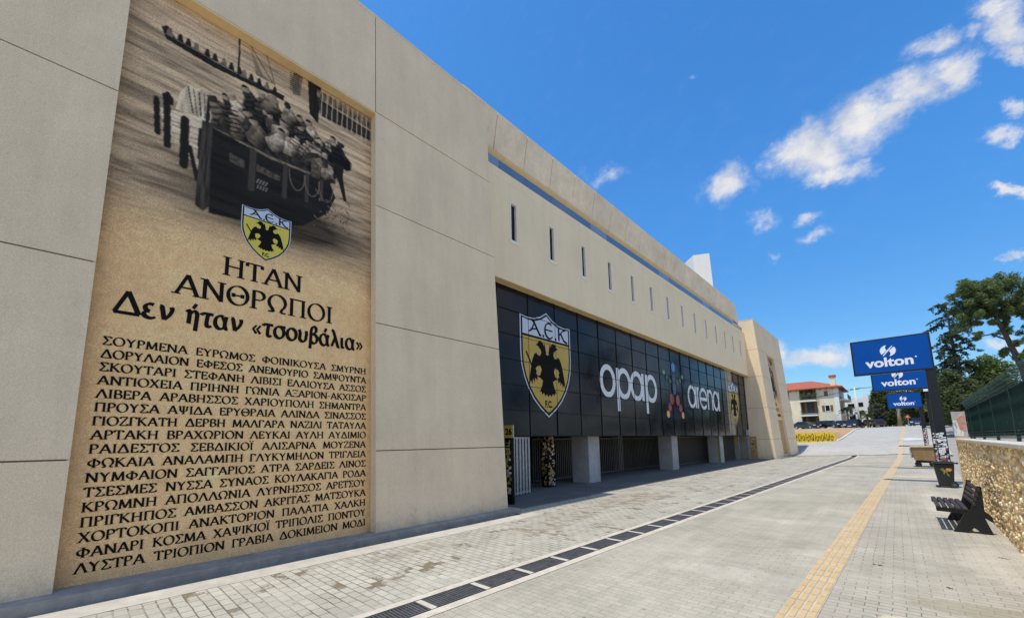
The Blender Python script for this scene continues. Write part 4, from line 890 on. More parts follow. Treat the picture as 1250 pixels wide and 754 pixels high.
mural = thing('mural', 'tall sepia mural of refugees in a boat above rows of Greek place names', 'mural', (-8.22, YM0, 0))
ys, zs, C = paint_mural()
ny, nz = len(ys), len(zs)
me = bpy.data.meshes.new('printed_sheet')
Yg, Zg = np.meshgrid(ys, zs)
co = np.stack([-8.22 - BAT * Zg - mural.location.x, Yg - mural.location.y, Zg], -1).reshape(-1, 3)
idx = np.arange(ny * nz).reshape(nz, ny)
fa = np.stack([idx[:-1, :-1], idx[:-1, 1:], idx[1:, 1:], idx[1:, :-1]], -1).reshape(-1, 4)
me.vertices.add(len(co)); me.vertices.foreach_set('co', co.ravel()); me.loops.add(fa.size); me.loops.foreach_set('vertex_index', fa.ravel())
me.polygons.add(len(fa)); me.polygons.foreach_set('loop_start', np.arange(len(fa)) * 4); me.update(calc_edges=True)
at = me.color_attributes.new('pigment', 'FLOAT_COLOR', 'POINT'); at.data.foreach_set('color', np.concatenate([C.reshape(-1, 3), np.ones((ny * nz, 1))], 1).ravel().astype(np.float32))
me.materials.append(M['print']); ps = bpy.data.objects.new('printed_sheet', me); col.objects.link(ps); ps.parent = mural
mf = fx(-8.22, .004)
ink = Ink(mf, .0005); write_caps(ink, 'ΗΤΑΝ', 1.57, 2.93, 4.96, .35, .175, .06); write_caps(ink, 'ΑΝΘΡΩΠΟΙ', .93, 3.56, 4.435, .36, .175, .06); ink.mb.build('heading', M['black_ink'], mural)
ink = Ink(mf, .0005); write_low(ink, 'Δεν ήταν «τσουβάλια»', .24, 4.24, 3.94, .37); ink.mb.build('subheading', M['black_ink'], mural)
NAMES = ['ΣΟΥΡΜΕΝΑ ΕΥΡΩΜΟΣ ΦΟΙΝΙΚΟΥΣΑ ΣΜΥΡΝΗ', 'ΔΟΡΥΛΑΙΟΝ ΕΦΕΣΟΣ ΑΝΕΜΟΥΡΙΟ ΣΑΜΨΟΥΝΤΑ', 'ΣΚΟΥΤΑΡΙ ΣΤΕΦΑΝΗ ΛΙΒΙΣΙ ΕΛΑΙΟΥΣΑ ΑΣΣΟΣ', 'ΑΝΤΙΟΧΕΙΑ ΠΡΙΗΝΗ ΓΩΝΙΑ ΑΞΑΡΙΟΝ-ΑΚΧΙΣΑΡ',
 'ΛΙΒΕΡΑ ΑΡΑΒΗΣΣΟΣ ΧΑΡΙΟΥΠΟΛΗ ΣΗΜΑΝΤΡΑ', 'ΠΡΟΥΣΑ ΑΨΙΔΑ ΕΡΥΘΡΑΙΑ ΑΛΙΝΔΑ ΣΙΝΑΣΣΟΣ', 'ΓΙΟΖΓΚΑΤΗ ΔΕΡΒΗ ΜΑΛΓΑΡΑ ΝΑΖΙΛΙ ΤΑΤΑΥΛΑ', 'ΑΡΤΑΚΗ ΒΡΑΧΩΡΙΟΝ ΛΕΥΚΑΙ ΑΥΛΗ ΑΥΔΙΜΙΟ', 'ΡΑΙΔΕΣΤΟΣ ΣΕΒΔΙΚΙΟΪ ΑΛΙΣΑΡΝΑ ΜΟΥΖΕΝΑ',
 'ΦΩΚΑΙΑ ΑΝΑΛΑΜΠΗ ΓΛΥΚΥΜΗΛΟΝ ΤΡΙΓΛΕΙΑ', 'ΝΥΜΦΑΙΟΝ ΣΑΓΓΑΡΙΟΣ ΑΤΡΑ ΣΑΡΔΕΙΣ ΛΙΝΟΣ', 'ΤΣΕΣΜΕΣ ΝΥΣΣΑ ΣΥΝΑΟΣ ΚΟΥΛΑΚΑΓΙΑ ΡΟΔΑ', 'ΚΡΩΜΝΗ ΑΠΟΛΛΩΝΙΑ ΛΥΡΝΗΣΣΟΣ ΑΡΕΤΣΟΥ', 'ΠΡΙΓΚΗΠΟΣ ΑΜΒΑΣΣΟΝ ΑΚΡΙΤΑΣ ΜΑΤΣΟΥΚΑ',
 'ΧΟΡΤΟΚΟΠΙ ΑΝΑΚΤΟΡΙΟΝ ΠΑΛΑΤΙΑ ΧΑΛΚΗ', 'ΦΑΝΑΡΙ ΚΟΣΜΑ ΧΑΨΙΚΙΟΪ ΤΡΙΠΟΛΙΣ ΠΟΝΤΟΥ', 'ΛΥΣΤΡΑ ΤΡΙΟΠΙΟΝ ΓΡΑΒΙΑ ΔΟΚΙΜΕΙΟΝ ΜΟΔΙ']
for i, tx in enumerate(NAMES):
    ink = Ink(mf, .0005); write_caps(ink, tx, .17, 4.31, 3.425 - i * (3.425 - .245) / 16, .130, .215, .085); ink.mb.build('place_names', M['black_ink'], mural)
cr = bpy.data.objects.new('crest', None); cr.location = (0, 1.8 - YM0, 5.42); cr.parent = mural; col.objects.link(cr)
crest(cr, lambda u, v, t: (-8.22 - BAT * (5.42 + v) + .004 + t, 1.8 + u, 5.42 + v), .87, 1.12, 0, M['pale_blue'], M['yellow'], M['black_ink'], .002)
mural2 = copy_tree(mural); mural2.location = (-8.22, 46.35, 0.05); mural2.scale = (1, .724, .995)
tag(mural2, 'distant tall sepia mural in the recess of the far tower', 'mural')

# ------------------------------------------------------------------ emblems and words on the glass front
pf = lambda y0, z0, o=.002: (lambda u, v, t: (XP + o + t, y0 + u, z0 + v))
e = thing('shield_emblem', 'large gold shield emblem with black double-headed eagle at the near end of the glass', 'emblem', (XP, 11.15, 2.82))
crest(e, pf(11.15, 2.82), 3.26, 4.26, 0, M['pale_blue'], M['gold'], M['black_ink'], .0022)
q = MB(); q.box(XP + .0015, XP + .0025, 36.75, 38.4, 2.15, 7.6)
e2 = thing('shield_emblem', 'distant faded gold shield emblem on a beige strip at the far end of the glass', 'emblem', (XP, 37.1, 2.9))
q.build('beige_strip', mat('beige_strip', (.30, .25, .17), .4, noise=.15, nscale=1.5), e2)
crest(e2, pf(37.15, 2.95, .004), 3.0, 3.85, 0, M['pale_blue'], M['gold'], M['black_ink'], .0022)

def word(name, label, strokes, wdt, parts_m):
    w_ = thing(name, label, 'wall lettering', (XP, strokes[0][0][0][0], 4))
    for st in strokes:
        ik = Ink(pf(0, 0, .004), 0, .002)
        for s_ in st: ik.stroke(s_, wdt)
        ik.mb.build('letter', parts_m, w_)
    return w_
def o_(cy, r=.61, cz=4.75, rz=.68): return arc(cy, cz, r, rz, 0, 360, 32)
zt, zb_, zx = 5.50, 3.98, 4.75; lw = .27
word('wall_lettering', 'large white letters opap on the black glass front', [
    [o_(17.48)], [[(18.47, 5.50), (18.47, 3.32)], o_(19.10)], [o_(20.53), [(21.25, 5.50), (21.25, 4.0)]], [[(21.71, 5.50), (21.71, 3.32)], o_(22.32)]], lw, M['white_letter'])
word('wall_lettering', 'large white letters arena beside the colourful dotted figure', [
    [o_(28.68, .64), [(29.42, 5.5), (29.42, 4.0)]], [[(29.78, 5.48), (29.78, 4.0)], arc(30.05, 5.0, .27, .42, 180, 80, 8)], [arc(30.98, 4.75, .70, .68, 0, 318, 28), [(30.35, 4.72), (31.72, 4.72)]],
    [[(31.98, 5.48), (31.98, 4.0)], arc(32.47, 4.95, .47, .47, 180, 0, 16) + [(32.94, 4.0)]], [o_(33.80, .60), [(34.50, 5.5), (34.50, 4.0)]]], .23, M['white_letter'])
e3 = thing('figure_emblem', 'colourful figure made of blue, green, red and orange ovals on black glass', 'emblem', (XP, 25.7, 3.3))
def ovals(name, lst, m_):
    for (cy, cz, ry, rz, rot) in lst:
        q = MB(); c_, s_ = math.cos(R(rot)), math.sin(R(rot))
        q.prism([(cy + c_ * a - s_ * b, cz + s_ * a + c_ * b) for a, b in arc(0, 0, ry * .86, rz * .9, 0, 345, 23)], pf(0, 0, .004), -.002, .002); q.build(name, m_, e3)
blue = mat('emblem_blue', (.05, .20, .50), .4); blue2 = mat('emblem_deep_blue', (.02, .055, .13), .4); gr1 = mat('emblem_green', (.16, .32, .14), .4); gr2 = mat('emblem_dark_green', (.03, .075, .055), .4)
red = mat('emblem_red', (.30, .03, .035), .4); org = mat('emblem_orange', (.75, .40, .11), .4)
ovals('oval', [(25.72, 6.42, .34, .34, 0)], blue); ovals('oval', [(25.70, 5.72, .28, .30, 0), (25.70, 5.02, .32, .42, 0)], blue2)
ovals('oval', [(24.20, 5.92, .20, .17, 30), (27.12, 5.92, .20, .17, -30)], gr1); ovals('oval', [(24.62, 5.66, .22, .19, 30), (26.72, 5.66, .22, .19, -30), (25.1, 5.48, .2, .18, 0), (26.25, 5.5, .2, .18, 0)], gr2)
ovals('oval', [(25.2, 4.36, .36, .38, 0), (26.12, 4.33, .36, .38, 0), (24.82, 3.84, .30, .28, 20), (26.5, 3.84, .30, .28, -20)], red); ovals('oval', [(24.5, 3.4, .27, .24, 20), (26.85, 3.4, .27, .24, -20)], org)

# ------------------------------------------------------------------ sign posts
SF = lambda xc, y, zc: (lambda u, v, t: (xc + u, y - t, zc + v))
def logo(fn, r, parent):
    A = arc(0, 0, 1, .97, 96, 216, 18) + [(-.42, -.24), (-.14, .10), (-.26, .30), (-.30, .52), (-.24, .76)]
    bar = [(-.72, -.78), (-.60, -.84), (.10, -.02), (.52, .56), (.68, .86), (.40, .62), (-.12, .02)]
    q = MB()
    for P, t in ((A, 0), ([(-a, -b) for a, b in A], 0), (bar, .0006)): q.flat([(a * r, b * r) for a, b in P], fn, .004 + t)
    q.build('logo', M['sign_white'], parent)
def sign(y, x0, x1, z0, z1, px0, px1, zbase, label):
    g = thing('advertising_sign', label, 'sign', (px1, y, zbase), 'blue signs on black posts along the street')
    q = MB(); q.box(x0, x1, y, y + .22, z0, z1); q.build('sign_case', M['black_metal'], g, bevel=.01)
    q = MB(); b = .06; q.box(x0 + b, x1 - b, y - .006, y - .001, z0 + b, z1 - b); q.build('sign_face', M['sign_blue'], g)
    w_, h_ = x1 - x0, z1 - z0; xc = (x0 + x1) / 2
    fn = lambda u, v, t: (xc + u, y - .006 - t, z0 + v)
    logo(lambda u, v, t: fn(u - .02 * w_, v + .63 * h_, t), .165 * h_, g)
    v, f = font_mesh('volton', 1.0, .032); wid = max(a for a, _ in v) - min(a for a, _ in v); k = .60 * w_ / wid
    q = MB(); q.add([fn(a * k - .02 * w_, b * k * .92 + .20 * h_, .004) for a, b in v], f); q.build('lettering', M['sign_white'], g)
    q = MB(); q.flat(arc(.305 * w_, .385 * h_, .012 * w_, .012 * w_, 0, 330, 11), fn, .004); q.build('trade_dot', M['sign_white'], g)
    q = MB(); q.box(px0, px1, y + .02, y + .25, zbase - .1, z0 + .02); q.build('post', M['black_metal'], g, bevel=.008)
    stickers('sticker_layer', lambda u, v_, t: (px0 + u, y + .02 - t, v_), px1 - px0, zbase + .3, zbase + 2.0, 120, g, STM, .04, .11)
    stickers('sticker_layer', lambda u, v_, t: (px0 - t, y + .02 + u, v_), .23, zbase + .3, zbase + 2.0, 60, g, STM, .04, .1)
    return g
sign(22.4, -1.06, 1.34, 4.40, 5.86, 1.07, 1.36, 0, 'nearest and largest blue volton sign on a stickered black post behind the wheelie bin')
sign(31.5, -.76, 1.60, 4.40, 5.83, 1.36, 1.62, 0, 'blue volton sign half hidden behind the nearest sign')
md = [o for o in bpy.data.objects if o.get('category') == 'sign'][-1]
q = MB(); q.box(1.30, 1.48, 31.36, 31.52, 4.24, 4.36); q.build('floodlight', M['sign_white'], md)
sign(52.6, -.36, 2.00, 4.38, 5.80, 1.72, 2.02, .55, 'smallest and farthest blue volton sign, hanging in front of the trees')

# ------------------------------------------------------------------ bin, cart, bench
bx, by = 1.12, 21.9
g = thing('wheelie_bin', 'black wheelie bin with orange and olive sticker in front of the nearest signpost', 'bin', (bx, by, 0))
q = MB(); vs = []
for z, s_ in ((.06, .185), (.84, .265)): vs += [(bx - s_, by - s_, z), (bx + s_, by - s_, z), (bx + s_, by + s_, z), (bx - s_, by + s_, z)]
q.add(vs, [(0, 3, 2, 1), (4, 5, 6, 7), (0, 1, 5, 4), (1, 2, 6, 5), (2, 3, 7, 6), (3, 0, 4, 7)]); bo = q.build('body', M['black_plastic'], g, bevel=.02)
q = MB(); q.box(bx - .30, bx + .31, by - .31, by + .30, .85, .89); q.box(bx - .26, bx + .26, by - .26, by + .26, .89, .925); q.build('lid', M['black_plastic'], g, bevel=.012)
q = MB(); q.tube([(bx + .33, by - .2, .84), (bx + .36, by - .2, .88), (bx + .36, by + .2, .88), (bx + .33, by + .2, .84)], .018); q.build('handle', M['black_plastic'], g)
for sy in (-1, 1):
    q = MB(); q.tube([(bx + .19, by + sy * .24 - .03, .11), (bx + .19, by + sy * .24 + .03, .11)], .11, 20); wo = q.build('wheel', M['rubber'], g)
    q = MB(); q.tube([(bx + .19, by + sy * .24 - .034, .11), (bx + .19, by + sy * .24 + .034, .11)], .05, 14); q.build('hub', M['gate'], wo)
q = MB(); q.box(bx - .27, bx - .15, by - .2, by + .2, 0, .055); q.build('foot', M['black_plastic'], g)
sf_ = lambda u, v, t: (bx + u, by - .185 - (v - .06) * .1026 - t, v)
q = MB(); q.flat([(.02, .64), (.06, .70), (.16, .69), (.19, .64), (.14, .58), (.05, .59)], sf_, .003); q.build('sticker', M['orange'], g)
ik = Ink(sf_, .003)
for a, b in (((-.06, .70), (.06, .52)), ((-.10, .66), (.0, .56)), ((.05, .5), (.10, .42)), ((.0, .62), (-.03, .48))): ik.stroke([a, b], .028)
ik.mb.build('sticker', M['lime'], g)

g = thing('wooden_cart', 'tan boarded rubbish cart with small wheels behind the black bin', 'cart', (1.02, 35, 0))
q = MB(); vs = [(.62, 34.6, .42), (1.50, 34.6, .36), (1.50, 35.6, .36), (.62, 35.6, .42), (.52, 34.5, 1.16), (1.52, 34.5, 1.16), (1.52, 35.7, 1.16), (.52, 35.7, 1.16)]
q.add(vs, [(0, 3, 2, 1), (4, 5, 6, 7), (0, 1, 5, 4), (1, 2, 6, 5), (2, 3, 7, 6), (3, 0, 4, 7)]); q.build('box_body', M['board'], g, bevel=.02)
q = MB(); q.box(.48, 1.56, 34.45, 35.75, 1.16, 1.24); q.build('lid', M['board_edge'], g, bevel=.015)
q = MB(); q.box(.46, .56, 34.6, 35.5, .75, 1.12); q.box(.50, .58, 34.7, 35.4, .55, .75); q.build('side_panel', M['conc_grey'], g)
for (xx, yy) in ((.76, 34.75), (1.38, 34.75), (.76, 35.45), (1.38, 35.45)):
    q = MB(); q.tube([(xx, yy - .04, .15), (xx, yy + .04, .15)], .15, 18); q.build('wheel', M['rubber'], g)
q = MB(); q.box(.66, 1.46, 34.7, 35.5, .26, .37); q.build('chassis', M['black_metal'], g)

g = thing('park_bench', 'dark slatted bench with low backrest standing against the stone wall', 'bench', (.75, 12.9, 0))
B0, B1 = 12.05, 13.75
q = MB()
for i in range(5): xa = .42 + i * .092; q.box(xa, xa + .07, B0, B1, .455 - i * .006, .49 - i * .006)
q.build('seat', M['wood_slat'], g, bevel=.006)
q = MB()
for i in range(4):
    za = .52 + i * .092; xa = .93 + i * .028; q.box(xa, xa + .035, B0, B1, za, za + .07)
q.build('backrest', M['wood_slat'], g, bevel=.006)
q = MB()
prof = [(.42, .455), (.42, .38), (.80, .36), (.62, .0), (.80, 0.0), (.90, .10), (1.02, .0), (1.14, .0), (1.06, .30), (1.16, .22), (1.16, .32), (1.07, .44), (1.08, .88), (1.02, .90), (.91, .50), (.89, .43)]
for ya in (B0 + .02, B1 - .10): q.prism(prof, lambda u, v, t: (u, t, v), ya, ya + .08)
q.build('frame', M['black_metal'], g)

# ------------------------------------------------------------------ park wall, fence
WX = wl(1.01)
def stone_wall():
    y0, y1, z1 = 6.0, 20.3, 1.68
    r = np.random.default_rng(3); ny_, nz_ = int((y1 - y0) / .017), int(z1 / .017)
    Yw, Zw = np.meshgrid(np.linspace(y0, y1, ny_), np.linspace(-.05, z1, nz_))
    cy, cz = .105, .066; gy_, gz_ = int((y1 - y0) / cy) + 4, int(z1 / cz) + 5
    sy = (np.arange(gy_)[None] + r.uniform(-.48, .48, (gz_, gy_)) + .5 * (np.arange(gz_)[:, None] % 2) - 1.5) * cy + y0; szz = (np.arange(gz_)[:, None] + r.uniform(-.45, .45, (gz_, gy_)) - 2) * cz
    sx_ = r.uniform(.7, 1.35, (gz_, gy_))
    iy, iz = ((Yw - y0) / cy).astype(int) + 1, (Zw / cz).astype(int) + 2
    best = np.full(Yw.shape, 9.); sec = best.copy(); bid = np.zeros(Yw.shape, int)
    for a in range(-2, 3):
        for b in range(-2, 3):
            j, i = np.clip(iz + b, 0, gz_ - 1), np.clip(iy + a, 0, gy_ - 1)
            d_ = np.hypot((Yw - sy[j, i]) / cy * sx_[j, i] * .9, (Zw - szz[j, i]) / cz * .8 + .25 * (Yw - sy[j, i]) / cy)
            nb = d_ < best; sec = np.where(nb, best, np.minimum(sec, d_)); bid = np.where(nb, j * gy_ + i, bid); best = np.where(nb, d_, best)
    gap = np.clip((sec - best) / .28, 0, 1); prot = r.uniform(.3, 1, gz_ * gy_)[bid]
    tilt = (r.normal(0, 1., gz_ * gy_)[bid] * (Yw - sy.ravel()[bid]) / cy + r.normal(0, 1., gz_ * gy_)[bid] * (Zw - np.broadcast_to(szz, (gz_, gy_)).ravel()[bid]) / cz) * .5
    disp = (np.clip(gap * 1.7, 0, 1) ** .5) * (.018 + .060 * prot) + .016 * np.clip(tilt, -1.2, 1.2) * gap + r.normal(0, .0025, Yw.shape)
    pal = np.array([1.2, 1.13, .98]) * np.array([(.52, .40, .24), (.44, .32, .18), (.60, .50, .34), (.36, .26, .15), (.50, .36, .19), (.64, .57, .44), (.40, .31, .20)])
    base = pal[r.integers(0, len(pal), gz_ * gy_)][bid] * r.uniform(1.15, 2.1, gz_ * gy_)[bid][..., None]
    mort = np.array([.40, .32, .21]); k = np.clip(gap * 2.2, 0, 1)[..., None]; colr = mort * (1 - k) + base * k
    x = 1.01 + .0218 * Yw + .07 - disp
    return Yw, Zw, x, colr
Yw, Zw, Xw, Cw = stone_wall()
g = thing('stone_wall', 'low rough ochre rubble stone wall with pale coping along the right side', 'wall', (1.3, 12, 0))
nzw, nyw = Yw.shape; idx = np.arange(nyw * nzw).reshape(nzw, nyw)
fa = np.stack([idx[:-1, :-1], idx[1:, :-1], idx[1:, 1:], idx[:-1, 1:]], -1).reshape(-1, 4)
co = np.stack([Xw - 1.3, Yw - 12, Zw], -1).reshape(-1, 3)
me = bpy.data.meshes.new('stonework'); me.vertices.add(len(co)); me.vertices.foreach_set('co', co.ravel()); me.loops.add(fa.size); me.loops.foreach_set('vertex_index', fa.ravel())
me.polygons.add(len(fa)); me.polygons.foreach_set('loop_start', np.arange(len(fa)) * 4); me.update(calc_edges=True)
at = me.color_attributes.new('pigment', 'FLOAT_COLOR', 'POINT'); at.data.foreach_set('color', np.concatenate([Cw.reshape(-1, 3), np.ones((nyw * nzw, 1))], 1).ravel().astype(np.float32))
me.materials.append(attr_mat('rubble_stone', .22, 40., .9, .35)); o = bpy.data.objects.new('stonework', me); col.objects.link(o); o.parent = g
shw = lambda p: (p[0] + 1.01 + .0218 * p[1], p[1], p[2])
q = MB(); q.box(.07, .42, 4, 20.29, -.1, 1.68, shw); q.build('wall_core', M['board_edge'], g)
q = MB(); yy = 4.0
while yy < 20.3:
    ye = min(yy + 1.15, 20.34); q.box(-.03, .45, yy, ye - .012, 1.684, 1.755, shw); yy = ye
    if ye > 20.3: break
q.build('coping', M['conc_pale'], g, bevel=.012)
q = MB(); q.box(-.02, .40, 20.31, 20.42, -.05, 1.80, shw); q.build('end_post', mat('ochre_post', (.60, .42, .20), .8, noise=.15, nscale=5), g)

def screen_mat():
    mt = bpy.data.materials.new('green_screen'); mt.use_nodes = True; t = mt.node_tree; b = t.nodes['Principled BSDF']; b.inputs['Roughness'].default_value = .6
    g_ = N(t, 'ShaderNodeNewGeometry'); n = N(t, 'ShaderNodeTexNoise', inp={'Scale': 5.5, 'Detail': 4., 'Roughness': .6}); L(t, g_.outputs['Position'], n.inputs['Vector'])
    sp_ = N(t, 'ShaderNodeSeparateXYZ'); L(t, g_.outputs['Position'], sp_.inputs[0])
    hz = N(t, 'ShaderNodeMapRange', inp={'From Min': 2.65, 'From Max': 1.95, 'To Min': -.10, 'To Max': .02}); L(t, sp_.outputs[2], hz.inputs[0])
    ad = N(t, 'ShaderNodeMath', operation='ADD'); L(t, n.outputs[0], ad.inputs[0]); L(t, hz.outputs[0], ad.inputs[1])
    r = N(t, 'ShaderNodeMapRange', inp={'From Min': .655, 'From Max': .672}); L(t, ad.outputs[0], r.inputs[0])
    mx = N(t, 'ShaderNodeMix', data_type='RGBA'); L(t, r.outputs[0], mx.inputs[0]); mx.inputs[6].default_value = (.007, .042, .035, 1); mx.inputs[7].default_value = (.5, .52, .48, 1)
    n2 = N(t, 'ShaderNodeTexNoise', inp={'Scale': 2., 'Detail': 3.}); L(t, g_.outputs['Position'], n2.inputs['Vector'])
    mr = N(t, 'ShaderNodeMapRange', inp={'From Min': .3, 'From Max': .7, 'To Min': .75, 'To Max': 1.3}); L(t, n2.outputs[0], mr.inputs[0])
    mu = N(t, 'ShaderNodeVectorMath', operation='SCALE'); L(t, mx.outputs[2], mu.inputs[0]); L(t, mr.outputs[0], mu.inputs['Scale']); L(t, mu.outputs[0], b.inputs['Base Color'])
    wv = N(t, 'ShaderNodeTexWave', bands_direction='Y', inp={'Scale': 12., 'Distortion': 1.}); L(t, g_.outputs['Position'], wv.inputs['Vector'])
    bp = N(t, 'ShaderNodeBump', inp={'Strength': .3, 'Distance': .01}); L(t, wv.outputs[0], bp.inputs['Height']); L(t, bp.outputs[0], b.inputs['Normal'])
    return mt
M['green_screen'] = screen_mat(); M['green_wire'] = mat('green_wire', (.012, .05, .042), .5, .2)
g = thing('mesh_fence', 'dark green screened mesh fence with white paint spots on top of the stone wall', 'fence', (1.5, 12, 1.75))
fo = .31
q = MB(); yy = 4.0
while yy < 19.9:
    q.box(fo - .006, fo + .006, yy + .012, yy + 1.23, 1.86, 2.72, shw); yy += 1.25
q.build('screen', M['green_screen'], g)
q = MB(); yy = 4.0
while yy < 20.2: q.box(fo - .02, fo + .03, yy - .025, yy + .025, 1.755, 2.78, shw); yy += 2.5
q.box(fo - .02, fo + .03, 19.95, 20.0, 1.755, 2.78, shw); q.build('post', M['green_wire'], g)
q = MB(); yy = 4.0
curve = [(0, 2.70), (-.012, 2.78), (-.04, 2.84), (-.08, 2.885), (-.13, 2.90)]
while yy < 20.0:
    q.tube([shw((fo + a - .01, yy, b)) for a, b in [(0, 1.80)] + curve], .0035, 4); yy += .10
for a, b in curve + [(0, 1.84), (-.002, 1.90), (-.002, 1.96)]: q.tube([shw((fo + a - .012, 4, b)), shw((fo + a - .012, 19.98, b))], .006, 5)
q.build('wire_mesh', M['green_wire'], g)
g = thing('poster_board', 'board pasted with a torn pink and white poster at the end of the green fence', 'poster', (1.6, 20.45, 1.8))
q = MB(); q.box(1.42, 1.74, 20.43, 20.46, 1.80, 2.66); q.build('board', M['conc_grey'], g)
pf2 = lambda u, v, t: (1.42 + u * .72, 20.43 - t, 1.80 + v * .93)
q = MB(); q.flat([(.02, .06), (.30, .04), (.34, .60), (.03, .62)], pf2, .002); q.build('paper', M['st_white'], g)
q = MB(); q.flat([(.20, .25), (.40, .2), (.42, .72), (.30, .80), (.18, .72), (.16, .6)], pf2, .003); q.build('paper', mat('poster_pink', (.52, .25, .18), .7, noise=.35, nscale=14), g)
q = MB(); q.flat([(.0, .64), (.2, .74), (.32, .90), (.36, .82), (.16, .66)], pf2, .004); q.build('paper', mat('poster_straw', (.6, .45, .24), .7, noise=.2, nscale=14), g)
ik = Ink(pf2, .004)
for k in range(16): a, b = random.uniform(.04, .26), random.uniform(.08, .55); ik.stroke([(a, b), (a + random.uniform(-.06, .06), b + random.uniform(.02, .09))], .02)
ik.mb.build('print', M['st_grey'], g)
bpy.data.objects['side_pavement']

# ------------------------------------------------------------------ plants
M['bark'] = mat('pine_bark', (.10, .075, .055), .9, noise=.35, nscale=10, bump=.6, bscale=14, stretch=(1, 1, .3))
M['bark_pale'] = mat('pale_bark', (.33, .25, .16), .9, noise=.25, nscale=6, bump=.4, bscale=14)
M['pine'] = island_mat('pine_needles', (.062, .10, .034), (.23, .285, .105), trans=.35)
M['cedar'] = island_mat('cedar_needles', (.028, .044, .024), (.085, .115, .05), trans=.35)
M['leaf'] = island_mat('broad_leaves', (.065, .105, .028), (.22, .28, .075), trans=.35)
M['leaf_dark'] = island_mat('dark_leaves', (.045, .066, .026), (.15, .18, .065), trans=.35)
M['leaf_grey'] = island_mat('grey_green_leaves', (.05, .065, .04), (.13, .15, .09), trans=.35)
def leaves(mb, clumps, size, aspect=.45, upright=0.):
    """clumps: (centre, radii, count): leaf-sized faces through the clump, denser near its skin"""
    for c, rad, n in clumps:
        p = rng.normal(size=(n, 3)); p /= np.linalg.norm(p, axis=1)[:, None]; p *= (rng.random(n) ** .42)[:, None]; p = p * np.array(rad) + np.array(c)
        d = rng.normal(size=(n, 3)); d[:, 2] = d[:, 2] * .6 + upright; d /= np.linalg.norm(d, axis=1)[:, None]
        w = np.cross(d, rng.normal(size=(n, 3))); w /= np.linalg.norm(w, axis=1)[:, None]
        s_ = size * rng.uniform(.6, 1.4, n)
        a = p - d * (s_ * .5)[:, None]; b = p + d * (s_ * .5)[:, None]; k = w * (s_ * aspect * .5)[:, None]
        o = len(mb.v); vs = np.stack([a, p + k, b, p - k], 1).reshape(-1, 3); mb.v += [tuple(q_) for q_ in vs.tolist()]
        mb.f += [(o + 4 * i, o + 4 * i + 1, o + 4 * i + 2, o + 4 * i + 3) for i in range(n)]
def tree(name, label, base, trunk, limbs, clumps, size, m_leaf, m_bark, aspect=.45, group=None, cat='tree'):
    t = thing(name, label, cat, base, group)
    q = MB(); q.tube(trunk[0], trunk[1], 10)
    for pts, rr in limbs: q.tube(pts, rr, 7)
    q.build('trunk', m_bark, t, smooth=True)
    c = MB(); leaves(c, clumps, size, aspect); c.build('crown', m_leaf, t); return t
# big leaning pine beyond the fence
P = lambda x, z, dy=0: (x, 45 + dy, z)
pc = []
for (x, z, rx, rz, n) in ((5.25, 12.9, .75, .42, 700), (4.45, 12.45, .65, .36, 600), (5.0, 12.2, .8, .35, 600), (6.1, 12.75, .6, .42, 600), (6.75, 12.5, .6, .5, 700), (6.3, 12.0, .6, .45, 600), (5.5, 11.6, .75, .4, 600), (4.9, 11.35, .55, .35, 450), (5.6, 10.9, .6, .35, 450), (4.7, 10.6, .55, .35, 420),
                          (5.25, 10.45, .4, .3, 300), (7.5, 11.4, .7, .55, 700), (8.3, 11.9, .9, .7, 800), (7.3, 10.4, .6, .5, 500), (8.1, 10.4, .9, .7, 700), (5.05, 8.85, .36, .22, 260), (6.75, 10.9, .45, .35, 360), (6.55, 9.7, .35, .28, 220), (6.4, 7.75, .3, .42, 240), (7.4, 8.6, .5, .4, 350), (7.7, 7.6, .45, .35, 260), (5.9, 9.9, .3, .22, 150), (6.9, 7.3, .35, .3, 180), (5.8, 12.3, .5, .4, 400)):
    k = max(2, n // 90)
    for j in range(k):
        a = rng.normal(size=3) * .5; pc.append(((x + a[0] * rx, 45 + a[1] * 1.5, z + a[2] * rz), (rx * .55, .65, rz * .78), int(n / k * 2.3)))
for j in range(46):
    px_, pz_ = rng.uniform(4.3, 9.0), rng.uniform(9.9, 12.9)
    if pz_ < 10.6 and px_ < 5.9 and rng.random() < .6: continue
    pc.append(((px_, 45 + rng.normal() * .8, pz_), (.55, .6, .32), 150))
for (px_, pz_, n_) in ((6.75, 9.1, 170), (7.0, 8.2, 200), (6.2, 9.3, 130), (7.5, 9.3, 260), (7.9, 9.0, 260), (8.3, 8.2, 300), (6.6, 10.1, 200), (5.2, 9.9, 200), (4.55, 10.0, 130), (5.75, 10.3, 200), (4.3, 11.3, 200), (7.2, 6.8, 150), (8.0, 7.0, 260)):
    for j in range(3): pc.append(((px_ + rng.normal() * .2, 45 + rng.normal() * .5, pz_ + rng.normal() * .16), (.28, .35, .2), int(n_ * .55)))
